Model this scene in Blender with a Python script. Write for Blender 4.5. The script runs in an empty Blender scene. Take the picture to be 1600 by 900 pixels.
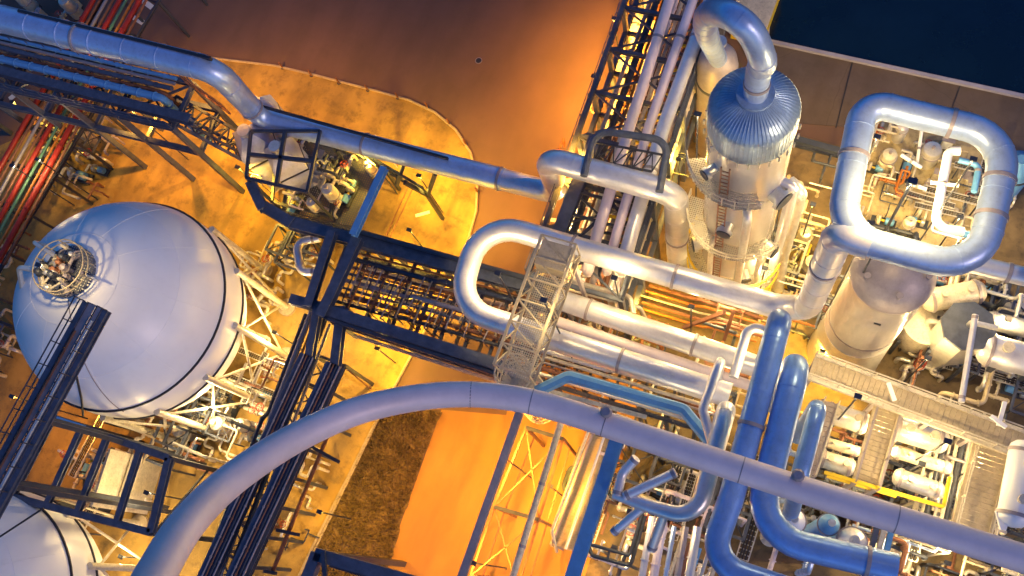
import bpy, bmesh, math, random
from mathutils import Vector, Matrix
R = math.radians
rnd = random.Random(7)
scene = bpy.context.scene
C = scene.collection

# ------------------------------------------------------------------ camera
FPX, CH = 1450.0, 75.0
VPX, VPY = 1075.0, 930.0
u = -Vector((VPX-800, -(VPY-450), -FPX)).normalized()
x0 = (Vector((1, 0, 0)) - u[0]*u).normalized()
y0 = u.cross(x0)
PHI = R(-21.5)
X = math.cos(PHI)*x0 + math.sin(PHI)*y0
Y = u.cross(X)
M = Matrix((X, Y, u))                       # rows: world axes in camera space; world = M @ cam
CAMLOC = Vector((0, 0, CH))
cam = bpy.data.objects.new('camera', bpy.data.cameras.new('camera')); C.objects.link(cam)
cam.matrix_world = Matrix.Translation(CAMLOC) @ M.to_4x4()
cam.data.sensor_width = 36.0; cam.data.lens = FPX/1600*36.0
cam.data.clip_start = 1; cam.data.clip_end = 3000
scene.camera = cam

# ------------------------------------------------------------------ sky, sun, exposure
w = bpy.data.worlds.new('World'); scene.world = w; w.use_nodes = True
nt = w.node_tree; nt.nodes.clear()
sky = nt.nodes.new('ShaderNodeTexSky'); sky.sky_type = 'NISHITA'; sky.sun_disc = False
sky.sun_elevation = R(4); sky.sun_rotation = R(160); sky.ozone_density = 5.0; sky.air_density = 1.2; sky.dust_density = 0.4
tint = nt.nodes.new('ShaderNodeMixRGB'); tint.blend_type = 'MULTIPLY'; tint.inputs[0].default_value = 1
tint.inputs[2].default_value = (0.56, 0.78, 1.0, 1)
bg = nt.nodes.new('ShaderNodeBackground'); bg.inputs[1].default_value = 0.15
out = nt.nodes.new('ShaderNodeOutputWorld')
nt.links.new(sky.outputs[0], tint.inputs[1]); nt.links.new(tint.outputs[0], bg.inputs[0]); nt.links.new(bg.outputs[0], out.inputs[0])
sl = bpy.data.lights.new('sun', 'SUN'); sl.energy = 0.45; sl.angle = R(12); sl.color = (1.0, 0.72, 0.66)
sun = bpy.data.objects.new('sun', sl); C.objects.link(sun)
sun.rotation_euler = (R(62), 0, R(70))
scene.view_settings.view_transform = 'Standard'; scene.view_settings.look = 'None'
scene.view_settings.gamma = 1; scene.view_settings.exposure = 1.15
scene.render.engine = 'CYCLES'
scene.cycles.max_bounces = 5

# ------------------------------------------------------------------ measuring helpers
def P(px, py, z=0.0):
    """point at world height z seen at photo pixel px,py (1600 x 900)"""
    d = M @ Vector((px-800, -(py-450), -FPX)); t = (z-CH)/d[2]
    return CAMLOC + d*t
def W(px, py, z, wpx):
    """radius of a pipe at that pixel and height that looks wpx wide"""
    return 0.5*wpx*(P(px, py, z)-CAMLOC).length/FPX*0.985
def pts(l): return [P(*q) for q in l]

# ------------------------------------------------------------------ materials
def mat(name, col, rough=.5, metal=0.0, var=.12, scale=.6, bump=.0, bscale=8.0, col2=None, emit=None, es=0, dirt=0.0, alpha=1.0, stretch=None):
    m = bpy.data.materials.new(name); m.use_nodes = True
    n = m.node_tree; b = n.nodes['Principled BSDF']
    b.inputs['Roughness'].default_value = rough; b.inputs['Metallic'].default_value = metal
    tc = n.nodes.new('ShaderNodeTexCoord'); geo = n.nodes.new('ShaderNodeNewGeometry')
    src = geo.outputs['Position']
    if stretch:
        mp = n.nodes.new('ShaderNodeMapping'); mp.inputs['Scale'].default_value = stretch
        n.links.new(src, mp.inputs[0]); src = mp.outputs[0]
    no = n.nodes.new('ShaderNodeTexNoise'); no.inputs['Scale'].default_value = scale; no.inputs['Detail'].default_value = 8; no.inputs['Roughness'].default_value = .65
    n.links.new(src, no.inputs['Vector'])
    cr = n.nodes.new('ShaderNodeValToRGB'); cr.color_ramp.elements[0].position = .3; cr.color_ramp.elements[1].position = .7
    c2 = col2 if col2 else tuple(min(1, c*(1+var)) for c in col)
    c1 = tuple(c*(1-var) for c in col)
    cr.color_ramp.elements[0].color = (*c1, 1); cr.color_ramp.elements[1].color = (*c2, 1)
    n.links.new(no.outputs[0], cr.inputs[0]); last = cr.outputs[0]
    if dirt:
        n2 = n.nodes.new('ShaderNodeTexNoise'); n2.inputs['Scale'].default_value = scale*4.3; n2.inputs['Detail'].default_value = 10; n2.inputs['Roughness'].default_value = .7
        n.links.new(src, n2.inputs['Vector'])
        r2 = n.nodes.new('ShaderNodeValToRGB'); r2.color_ramp.elements[0].position = .5; r2.color_ramp.elements[1].position = .72
        r2.color_ramp.elements[0].color = (0, 0, 0, 1); r2.color_ramp.elements[1].color = (dirt, dirt, dirt, 1)
        mx = n.nodes.new('ShaderNodeMixRGB'); mx.inputs[2].default_value = (.06, .045, .03, 1)
        n.links.new(n2.outputs[0], r2.inputs[0]); n.links.new(r2.outputs[0], mx.inputs[0]); n.links.new(last, mx.inputs[1]); last = mx.outputs[0]
    n.links.new(last, b.inputs['Base Color'])
    if bump:
        n3 = n.nodes.new('ShaderNodeTexNoise'); n3.inputs['Scale'].default_value = bscale; n3.inputs['Detail'].default_value = 4
        n.links.new(geo.outputs['Position'], n3.inputs['Vector'])
        bp = n.nodes.new('ShaderNodeBump'); bp.inputs['Strength'].default_value = bump; bp.inputs['Distance'].default_value = .1
        n.links.new(n3.outputs[0], bp.inputs['Height']); n.links.new(bp.outputs[0], b.inputs['Normal'])
    if emit:
        b.inputs['Emission Color'].default_value = (*emit, 1); b.inputs['Emission Strength'].default_value = es
    if alpha < 1: b.inputs['Alpha'].default_value = alpha
    return m
MT = dict(
 clad=mat('aluminium_cladding', (.74, .73, .78), .36, .55, .12, .7, .18, 2.5, dirt=.12),
 cladb=mat('blue_cladding', (.43, .56, .82), .38, .5, .12, .7, .16, 2.5, dirt=.2),
 duct=mat('duct_paint', (.76, .64, .68), .5, .1, .1, .5, .06, 2.0, dirt=.06),
 cladd=mat('head_cladding', (.30, .42, .62), .38, .5, .15, .7, .2, 3, dirt=.3),
 stain=mat('stainless', (.72, .70, .66), .34, .6, .12, 1.2, .2, 5, dirt=.25),
 vessel=mat('vessel_cladding', (.80, .76, .72), .26, .6, .1, .5, .3, 1.4, dirt=.1, stretch=(1, 1, .25)),
 wrap=mat('wrapped_jacket', (.50, .50, .62), .5, .1, .15, 1, .3, 2.5, dirt=.2),
 slab=mat('pale_slab', (.42, .34, .20), .75, 0, .25, .5, .15, 7, dirt=.7),
 cladc=mat('deep_blue_cladding', (.24, .42, .80), .33, .38, .12, .7, .16, 2.5, dirt=.2),
 gal=mat('gallery_steel', (.48, .40, .28), .5, .2, .15, 1.0, .1, 5, dirt=.4),
 white=mat('white_paint', (.82, .83, .88), .36, 0, .03, .18, .03, 2, dirt=.05),
 cream=mat('cream_paint', (.62, .56, .45), .45, .15, .2, 1.3, .15, 6, dirt=.5),
 navy=mat('navy_steel', (.075, .09, .14), .45, .1, .3, 1.5, .1, 6, dirt=.2),
 navyd=mat('dark_steel', (.04, .048, .075), .5, .1, .3, 1.5, .1, 6),
 mauve=mat('galvanised_steel', (.33, .29, .32), .5, .3, .15, 1.5, .1, 6, dirt=.2),
 blue=mat('blue_steel', (.12, .32, .62), .42, .1, .12, 1.0, .08, 5, dirt=.15),
 red=mat('red_paint', (.30, .02, .012), .45, 0, .25, 1.0, .1, 6, dirt=.3),
 orange=mat('orange_paint', (.42, .14, .02), .45, 0, .25, 1.0, .1, 6, dirt=.3),
 green=mat('green_paint', (.08, .2, .14), .5, 0, .25, 1.0, .1, 6, dirt=.3),
 yellow=mat('yellow_paint', (.72, .50, .02), .45, 0, .1, 1.0, .1, 6, dirt=.2),
 rust=mat('rusty_steel', (.22, .09, .05), .65, .1, .4, 1.5, .2, 6),
 black=mat('black_band', (.02, .02, .03), .5),
 road=mat('road_asphalt', (.15, .085, .068), .82, 0, .12, .09, .15, 9, dirt=.18),
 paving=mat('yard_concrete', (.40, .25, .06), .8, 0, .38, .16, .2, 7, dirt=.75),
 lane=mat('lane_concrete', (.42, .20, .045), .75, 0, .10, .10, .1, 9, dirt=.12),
 deckc=mat('plant_floor', (.15, .105, .055), .75, 0, .45, .35, .15, 7, dirt=.85),
 quay=mat('quay_concrete', (.11, .08, .07), .8, 0, .2, .25, .1, 6, dirt=.35),
 kerb=mat('kerb_concrete', (.42, .33, .22), .8, 0, .2, .8, .1, 6, dirt=.4),
 edge=mat('quay_coping', (.34, .32, .40), .7, 0, .15, .5, .1, 6),
 grass=mat('dry_grass', (.17, .11, .055), .95, 0, .5, .7, .8, 5, dirt=.6),
 water=mat('dark_water', (.003, .012, .033), .12, 0, .2, .15, .1, 1.2),
 marking=mat('white_marking', (.75, .72, .66), .7),
 wheel=mat('valve_wheel', (.35, .05, .03), .5),
 glow_s=mat('sodium_lens', (.9, .6, .2), .4, emit=(1, .55, .12), es=14),
 glow_w=mat('warm_lens', (.9, .85, .7), .4, emit=(1, .8, .5), es=14),
)
def weather(m, sc=.11, cw=.012, amt=.5, ck=.4):
    n = m.node_tree; b = n.nodes['Principled BSDF']; lk = b.inputs['Base Color'].links[0].from_socket
    g = n.nodes.new('ShaderNodeNewGeometry'); nz = n.nodes.new('ShaderNodeTexNoise'); nz.inputs['Scale'].default_value = .5; nz.inputs['Detail'].default_value = 6
    ad = n.nodes.new('ShaderNodeMixRGB'); ad.inputs[0].default_value = .7; ad.blend_type = 'ADD'
    n.links.new(g.outputs['Position'], nz.inputs['Vector']); n.links.new(g.outputs['Position'], ad.inputs[1]); n.links.new(nz.outputs['Color'], ad.inputs[2])
    v = n.nodes.new('ShaderNodeTexVoronoi'); v.feature = 'DISTANCE_TO_EDGE'; v.inputs['Scale'].default_value = sc; n.links.new(ad.outputs[0], v.inputs['Vector'])
    c = n.nodes.new('ShaderNodeMath'); c.operation = 'LESS_THAN'; c.inputs[1].default_value = cw; n.links.new(v.outputs['Distance'], c.inputs[0])
    mp = n.nodes.new('ShaderNodeMapping'); mp.inputs['Scale'].default_value = (.32, .09, .1); mp.inputs['Rotation'].default_value = (0, 0, .25); n.links.new(g.outputs['Position'], mp.inputs[0])
    t = n.nodes.new('ShaderNodeTexNoise'); t.inputs['Scale'].default_value = 1.2; t.inputs['Detail'].default_value = 5; n.links.new(mp.outputs[0], t.inputs['Vector'])
    r = n.nodes.new('ShaderNodeValToRGB'); r.color_ramp.elements[0].position = .42; r.color_ramp.elements[1].position = .68; r.color_ramp.elements[0].color = (0, 0, 0, 1); r.color_ramp.elements[1].color = (amt, amt, amt, 1)
    n.links.new(t.outputs[0], r.inputs[0])
    m1 = n.nodes.new('ShaderNodeMixRGB'); m1.inputs[2].default_value = (.07, .045, .03, 1); n.links.new(r.outputs[0], m1.inputs[0]); n.links.new(lk, m1.inputs[1])
    k = n.nodes.new('ShaderNodeMath'); k.operation = 'MULTIPLY'; k.inputs[1].default_value = ck; n.links.new(c.outputs[0], k.inputs[0])
    m2 = n.nodes.new('ShaderNodeMixRGB'); m2.inputs[2].default_value = (.04, .03, .02, 1); n.links.new(k.outputs[0], m2.inputs[0]); n.links.new(m1.outputs[0], m2.inputs[1]); n.links.new(m2.outputs[0], b.inputs['Base Color'])
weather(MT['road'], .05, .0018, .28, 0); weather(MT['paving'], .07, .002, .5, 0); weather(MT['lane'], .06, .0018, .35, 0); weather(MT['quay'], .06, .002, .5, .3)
# grating material: real holes through a fine lattice (alpha from a checker of bars)
def grating(name, col, sc=1.6, fill=.5):
    m = bpy.data.materials.new(name); m.use_nodes = True; n = m.node_tree; b = n.nodes['Principled BSDF']
    b.inputs['Base Color'].default_value = (*col, 1); b.inputs['Roughness'].default_value = .45; b.inputs['Metallic'].default_value = .4
    g = n.nodes.new('ShaderNodeNewGeometry'); wv = n.nodes.new('ShaderNodeTexWave'); wv.inputs['Scale'].default_value = sc; wv.bands_direction = 'X'
    w2 = n.nodes.new('ShaderNodeTexWave'); w2.inputs['Scale'].default_value = sc; w2.bands_direction = 'Y'
    mx = n.nodes.new('ShaderNodeMath'); mx.operation = 'MAXIMUM'; gt = n.nodes.new('ShaderNodeMath'); gt.operation = 'GREATER_THAN'; gt.inputs[1].default_value = 1-fill
    n.links.new(g.outputs['Position'], wv.inputs[0]); n.links.new(g.outputs['Position'], w2.inputs[0])
    n.links.new(wv.outputs['Fac'], mx.inputs[0]); n.links.new(w2.outputs['Fac'], mx.inputs[1]); n.links.new(mx.outputs[0], gt.inputs[0]); n.links.new(gt.outputs[0], b.inputs['Alpha'])
    return m
MT['grate'] = grating('steel_grating', (.10, .11, .16)); MT['gratel'] = grating('light_grating', (.45, .42, .36), 2.2, .25)

# ------------------------------------------------------------------ mesh builder
def fillet(p, rad, seg=7):
    if rad <= 0 or len(p) < 3: return [Vector(q) for q in p]
    o = [Vector(p[0])]
    for i in range(1, len(p)-1):
        a, b, c = Vector(p[i-1]), Vector(p[i]), Vector(p[i+1])
        d1 = (a-b); d2 = (c-b); l1, l2 = d1.length, d2.length
        if l1 < 1e-4 or l2 < 1e-4: continue
        d1.normalize(); d2.normalize()
        ang = d1.angle(d2)
        if ang < R(2): o.append(b); continue
        if ang > R(176): o.append(b); continue
        t = min(rad/math.tan(ang/2), l1*.49, l2*.49); rr = t*math.tan(ang/2)
        cen = b+(d1+d2).normalized()*(rr/math.sin(ang/2))
        s = b+d1*t-cen; e = b+d2*t-cen
        tot = s.angle(e)
        for k in range(seg+1):
            f = k/seg
            o.append(cen+(s*math.sin((1-f)*tot)+e*math.sin(f*tot))/max(math.sin(tot), 1e-5))
    o.append(Vector(p[-1])); return o
class MB:
    def __init__(s): s.v = []; s.f = []; s.sm = []
    def add(s, v, f, smooth=False):
        k = len(s.v); s.v += [Vector(q) for q in v]; s.f += [[i+k for i in q] for q in f]; s.sm += [smooth]*len(f); return s
    def box(s, c, size, rz=0):
        c = Vector(c); x, y, z = [q/2 for q in size]; m = Matrix.Rotation(rz, 3, 'Z')
        v = [c+m@Vector((a*x, b*y, d*z)) for d in (-1, 1) for a, b in ((-1, -1), (1, -1), (1, 1), (-1, 1))]
        return s.add(v, [[3, 2, 1, 0], [4, 5, 6, 7], [0, 1, 5, 4], [1, 2, 6, 5], [2, 3, 7, 6], [3, 0, 4, 7]])
    def bar(s, a, b, w, h=None):
        a, b = Vector(a), Vector(b); h = h or w; d = (b-a).normalized()
        up = Vector((0, 0, 1)) if abs(d.z) < .95 else Vector((1, 0, 0))
        sx = d.cross(up).normalized()*w/2; sz = sx.normalized().cross(d)*h/2
        v = [q+i*sx+j*sz for q in (a, b) for i, j in ((-1, -1), (1, -1), (1, 1), (-1, 1))]
        return s.add(v, [[3, 2, 1, 0], [4, 5, 6, 7], [0, 1, 5, 4], [1, 2, 6, 5], [2, 3, 7, 6], [3, 0, 4, 7]])
    def ibeam(s, a, b, w, h):
        a, b = Vector(a), Vector(b); z = Vector((0, 0, h/2-.04))
        s.bar(a+z, b+z, w, .08); s.bar(a-z, b-z, w, .08); s.bar(a, b, w*.3, h-.17); return s
    def tube(s, p, r, bend=0, seg=14, rfun=None, fseg=7, caps=True):
        p = fillet(p, bend, fseg); n = len(p); k = len(s.v)
        t0 = (p[1]-p[0]).normalized(); up = Vector((0, 0, 1)) if abs(t0.z) < .9 else Vector((1, 0, 0))
        nx = t0.cross(up).normalized()
        arc = [0.0]
        for i in range(1, n): arc.append(arc[-1]+(p[i]-p[i-1]).length)
        for i in range(n):
            t = ((p[min(i+1, n-1)]-p[i]).normalized()+(p[i]-p[max(i-1, 0)]).normalized())
            if t.length < 1e-6: t = t0
            t.normalize(); nx = (nx-t*nx.dot(t)).normalized(); ny = t.cross(nx)
            rr = rfun(arc[i]/arc[-1]) if rfun else r
            for j in range(seg):
                a = 2*math.pi*j/seg; s.v.append(p[i]+rr*(math.cos(a)*nx+math.sin(a)*ny))
        for i in range(n-1):
            for j in range(seg):
                s.f.append([k+i*seg+j, k+i*seg+(j+1) % seg, k+(i+1)*seg+(j+1) % seg, k+(i+1)*seg+j]); s.sm.append(True)
        if caps:
            s.f.append([k+j for j in range(seg)][::-1]); s.f.append([k+(n-1)*seg+j for j in range(seg)]); s.sm += [False, False]
        return s
    def seams(s, p, r, bend, step, w=.07, k=1.025, seg=14, rfun=None):
        p = fillet(p, bend, 7); acc = step*.6; tot = sum((p[i+1]-p[i]).length for i in range(len(p)-1)); run = 0
        for i in range(len(p)-1):
            d = p[i+1]-p[i]; L = d.length
            if L < 1e-5: continue
            pos = acc
            while pos < L:
                q = p[i]+d*(pos/L); s.tube([q-d/L*w/2, q+d/L*w/2], (rfun((run+pos)/tot) if rfun else r)*k, seg=seg); pos += step
            acc = pos-L; run += L
        return s
    def lathe(s, prof, c=(0, 0, 0), seg=40, axis=None):
        """prof: list of (r,h) along axis (default z)"""
        c = Vector(c); k = len(s.v); ax = Vector(axis).normalized() if axis else Vector((0, 0, 1))
        up = Vector((0, 0, 1)) if abs(ax.z) < .9 else Vector((1, 0, 0))
        nx = ax.cross(up).normalized(); ny = ax.cross(nx)
        for r, h in prof:
            for j in range(seg):
                a = 2*math.pi*j/seg; s.v.append(c+ax*h+max(r, 1e-3)*(math.cos(a)*nx+math.sin(a)*ny))
        for i in range(len(prof)-1):
            for j in range(seg):
                s.f.append([k+i*seg+j, k+(i+1)*seg+j, k+(i+1)*seg+(j+1) % seg, k+i*seg+(j+1) % seg]); s.sm.append(True)
        s.f.append([k+j for j in range(seg)]); s.f.append([k+(len(prof)-1)*seg+j for j in range(seg)][::-1]); s.sm += [False, False]
        return s
    def poly(s, p, h):
        """extruded polygon, top at the z of p, thickness h"""
        n = len(p); v = [Vector(q) for q in p]+[Vector(q)-Vector((0, 0, h)) for q in p]
        return s.add(v, [list(range(n)), list(range(2*n-1, n-1, -1))]+[[i, i+n, (i+1) % n+n, (i+1) % n] for i in range(n)])
    def build(s, name, m, parent=None, origin=None):
        o = Vector(parent['_o']) if parent is not None else (Vector(origin) if origin is not None else (s.v[0].copy() if s.v else Vector()))
        me = bpy.data.meshes.new(name); me.from_pydata([q-o for q in s.v], [], s.f)
        me.polygons.foreach_set('use_smooth', s.sm); me.update()
        bm = bmesh.new(); bm.from_mesh(me); bmesh.ops.recalc_face_normals(bm, faces=bm.faces); bm.to_mesh(me); bm.free()
        me.set_sharp_from_angle(angle=R(38))
        me.materials.append(MT[m]); ob = bpy.data.objects.new(name, me); C.objects.link(ob)
        ob['_o'] = tuple(o)
        if parent is not None: ob.parent = parent
        else: ob.location = o
        return ob
def nest(ob):   # a part whose own sub-parts follow: its local frame is its parent's
    return ob
def tag(o, label=None, cat=None, group=None, kind=None):
    if label: o['label'] = label
    if cat: o['category'] = cat
    if group: o['group'] = group
    if kind: o['kind'] = kind
    return o
def thing(name, label, cat, loc, group=None):
    o = bpy.data.objects.new(name, None); C.objects.link(o); o.location = loc; o['_o'] = tuple(loc); o.empty_display_size = .3
    return tag(o, label, cat, group)
def dup(root, loc, rz, sc=1.0, label=None, group=None):
    r = root.copy(); C.objects.link(r); r.location = loc; r.rotation_euler = (0, 0, rz); r.scale = (sc, sc, sc)
    if label: r['label'] = label
    if group: r['group'] = group
    for ch in list(root.children):
        c = ch.copy(); C.objects.link(c); c.parent = r
        for g in list(ch.children):
            d = g.copy(); C.objects.link(d); d.parent = c
    return r
def struct(name, mb, m): return tag(mb.build(name, m, origin=(0, 0, 0)), kind='structure')
UP = Vector((0, 0, 1))
def ground_of(v, z=0): return Vector((v[0], v[1], z))

def pipe(label, p, r, bend=1.0, m='clad', name='process_pipe', cat='pipe', group=None, seam=2.2, flanges=(), seg=18, rfun=None, supports=()):
    """one pipe = Empty-free mesh with flange children"""
    mb = MB().tube(p, r, bend, seg, rfun)
    if seam: mb.seams(p, r, bend, seam, seg=seg, rfun=rfun)
    if not flanges and not supports:
        return tag(mb.build(name, m), label, cat, group)
    t = thing(name, label, cat, ground_of(p[0], p[0][2]), group)
    mb.build('pipe_run', m, t)
    fp = fillet(p, bend)
    tot = sum((fp[i+1]-fp[i]).length for i in range(len(fp)-1))
    def at(f):
        d = f*tot
        for i in range(len(fp)-1):
            L = (fp[i+1]-fp[i]).length
            if d <= L: return fp[i]+(fp[i+1]-fp[i])*(d/L), (fp[i+1]-fp[i]).normalized()
            d -= L
        return fp[-1], (fp[-1]-fp[-2]).normalized()
    for f in flanges:
        q, d = at(f); MB().tube([q-d*.1, q+d*.1], (rfun(f) if rfun else r)*1.09, seg=seg).build('flange', 'mauve', t)
    for f, zb in supports:
        q, d = at(f); s = d.cross(UP).normalized()
        b = MB()
        if zb is not None:
            b.bar(ground_of(q, zb)-s*r*.7, q-UP*r*1.1-s*r*.7, .25); b.bar(ground_of(q, zb)+s*r*.7, q-UP*r*1.1+s*r*.7, .25)
            b.bar(q-UP*r*1.15-s*r*1.3, q-UP*r*1.15+s*r*1.3, .28, .2)
            b.build('support_stand', 'navy', t)
    return t

# ------------------------------------------------------------------ ground and setting
struct('ground', MB().add([(-700, -700, 0), (700, -700, 0), (700, 700, 0), (-700, 700, 0)], [[0, 1, 2, 3]]), 'road')
curve = [(180, 72), (260, 80), (340, 92), (430, 103), (490, 117), (540, 130), (590, 143), (640, 157), (680, 176), (712, 203), (735, 238), (746, 280), (744, 330), (730, 380), (705, 440), (640, 560), (592, 650), (487, 858), (440, 960)]
cpts = [P(x, y, .13) for x, y in curve]
yard = [P(-260, 1250, .13), P(-420, 420, .13), P(60, 200, .13)]
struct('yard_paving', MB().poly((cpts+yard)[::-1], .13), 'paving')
tag(MB().tube([q+UP*.03 for q in cpts], .13, .5, 6).build('kerb', 'kerb'), 'pale concrete kerb curving round the yellow lit yard', 'kerb')
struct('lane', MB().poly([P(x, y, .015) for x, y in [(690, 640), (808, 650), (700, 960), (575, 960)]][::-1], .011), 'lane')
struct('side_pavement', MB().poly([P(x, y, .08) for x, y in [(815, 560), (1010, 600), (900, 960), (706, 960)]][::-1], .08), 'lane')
struct('plant_floor', MB().poly([P(x, y, .1) for x, y in [(1130, 60), (1236, 208), (1345, 236), (1800, 350), (1900, 1100), (850, 1100), (1010, 600), (930, 560)]][::-1], .1), 'deckc')
struct('plant_slab', MB().poly([P(x, y, .12) for x, y in [(1345, 175), (1560, 225), (1530, 400), (1320, 360)]][::-1], .03), 'slab')
struct('quay', MB().poly([P(x, y, .06) for x, y in [(1170, -200), (1205, -60), (1197, 62), (1400, 108), (1600, 150), (1900, 216), (1850, 320), (1345, 200), (1220, 190), (1150, 60)]][::-1], .06), 'quay')
# water basin: a shallow sheet below the coping
wz = .02
struct('water', MB().poly([P(x, y, wz+.09) for x, y in [(1208, -300), (1206, 0), (1198, 62), (1400, 107), (1600, 148), (2300, 300), (2300, -600)]][::-1], .05), 'water')
tag(MB().bar(P(1198, 64, .2), P(1900, 216, .2), .35, .3).bar(P(1198, 64, .2), P(1212, -120, .2), .35, .3).build('quay_coping', 'edge'), 'pale coping stone edging the dark water basin', 'coping')
for i, (a, b) in enumerate([((1332, 98), (1305, 215)), ((1470, 125), (1450, 160)), ((1266, 80), (1250, 150))]):
    pass
jt = MB()
for a, b in [((1332, 96), (1306, 200)), ((1500, 134), (1486, 172))]:
    jt.bar(P(*a, .072), P(*b, .072), .1, .012)
struct('quay_joints', jt, 'black')
gs = MB()
gp0 = [P(x, y, .05) for x, y in [(597, 642), (690, 642), (660, 720), (632, 800), (585, 960), (445, 960), (492, 862)]]
gp = []
for i in range(len(gp0)):
    a, b = gp0[i], gp0[(i+1) % len(gp0)]; n_ = max(2, int((b-a).length/.5))
    for j in range(n_): gp.append(a+(b-a)*(j/n_)+Vector((rnd.uniform(-.12, .12), rnd.uniform(-.1, .1), 0)))
gs.poly(gp[::-1], .05)
base_g = struct('verge', gs, 'grass')
tf = MB()
def inq(p, poly):
    c = False; n = len(poly)
    for i in range(n):
        a, b = poly[i], poly[i-1]
        if (a[1] > p[1]) != (b[1] > p[1]) and p[0] < (b[0]-a[0])*(p[1]-a[1])/(b[1]-a[1])+a[0]: c = not c
    return c
xs = [q[0] for q in gp]; ys = [q[1] for q in gp]
for k in range(14000):
    q = Vector((rnd.uniform(min(xs), max(xs)), rnd.uniform(min(ys), max(ys)), .05))
    if not inq(q, gp): continue
    a = rnd.uniform(0, 6.28); h = rnd.uniform(.08, .4); s = Vector((math.cos(a), math.sin(a), 0))*rnd.uniform(.03, .1)
    l = Vector((rnd.uniform(-.2, .2), rnd.uniform(-.2, .2), h))
    tf.add([q-s, q+s, q+l], [[0, 1, 2]])
tag(tf.build('dry_grass', 'grass', origin=(0, 0, 0)), 'dry brown grass tufts on the verge', 'grass', kind='stuff')

tag(MB().tube([P(598, 640, .16), P(492, 858, .16), P(455, 940, .16)], .1, 0, 6).build('kerb', 'kerb'), 'straight pale kerb between the yellow yard and the dry grass verge', 'kerb')
# manhole, markings, bollards on the kerb
t = thing('manhole_cover', 'small round dark drain cover in the dark roadway', 'drain cover', P(748, 95, 0))
MB().lathe([(.34, .004), (.34, .05), (.28, .055)], P(748, 95, 0), 20).build('rim', 'mauve', t); MB().lathe([(.27, .03), (.27, .062)], P(748, 95, 0), 20).build('lid', 'black', t)
for (a, b, wd, lb) in [((848, 341), (878, 346), .35, 'white painted dash on the road left of the pipe rack'), ((650, 338), (672, 332), .3, 'white painted dash on the yellow yard under the strut'),
                   ((16, 156), (34, 142), .6, 'white painted bar beneath the top left rack'), ((208, 26), (224, 36), .6, 'white painted bar right of the red pipes'), ((222, 0), (238, 12), .6, 'white painted bar at the top edge by the red pipes')]:
    mm = MB(); A = P(*a, 0); B = P(*b, 0); zz = .137 if a[0] < 700 and a[1] > 100 else .012
    A.z = B.z = zz; mm.bar(A, B, wd, .012); tag(mm.build('road_marking', 'marking'), lb, 'road marking')
ps = [(442, 106), (487, 118), (530, 130), (575, 141), (622, 153), (668, 168), (702, 194), (728, 226), (743, 262), (746, 300)]
tb = None
for i, (x, y) in enumerate(ps):
    q = P(x, y, .13)
    if tb is None:
        tb = thing('bollard', 'short dark post standing on the curved kerb', 'bollard', q, 'posts along the curved kerb')
        MB().tube([q, q+UP*1.0], .09, seg=10).build('post', 'rust', tb); MB().lathe([(.2, 0), (.2, .06)], q, 12).build('base_plate', 'navyd', tb)
    else: dup(tb, q, 0)

# ------------------------------------------------------------------ lamps (the plant's floodlights, plus a few added fill lamps)
def lamp_light(parent, loc, power, col, size=.25, spot=None):
    d = bpy.data.lights.new('lamp_light', 'SPOT' if spot else 'POINT'); d.energy = power; d.color = col; d.shadow_soft_size = size
    if spot: d.spot_size = R(spot); d.spot_blend = .8
    o = bpy.data.objects.new('lamp_light', d); C.objects.link(o); o.parent = parent; o.location = Vector(loc)-Vector(parent['_o']); d.energy *= 1.9; return o
SOD = (1.0, .42, .035); YEL = (1.0, .56, .045); WRM = (1.0, .70, .28)
def lamp(px, py, z, power, col, label, post=True, zb=0.1, aim=None, spot=150):
    q = P(px, py, z); b = ground_of(q, zb)
    t = thing('floodlight', label, 'floodlight', b if post else q)
    if post: MB().tube([b, q], .06, seg=8).build('pole', 'navyd', t)
    MB().box(q+UP*.14, (.42, .3, .12)).build('housing', 'navyd', t)
    MB().box(q+UP*.05, (.34, .24, .05)).build('lens', 'glow_s' if col != WRM else 'glow_w', t)
    lamp_light(t, q-UP*.08, power, col, .2, spot)
    return t
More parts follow.
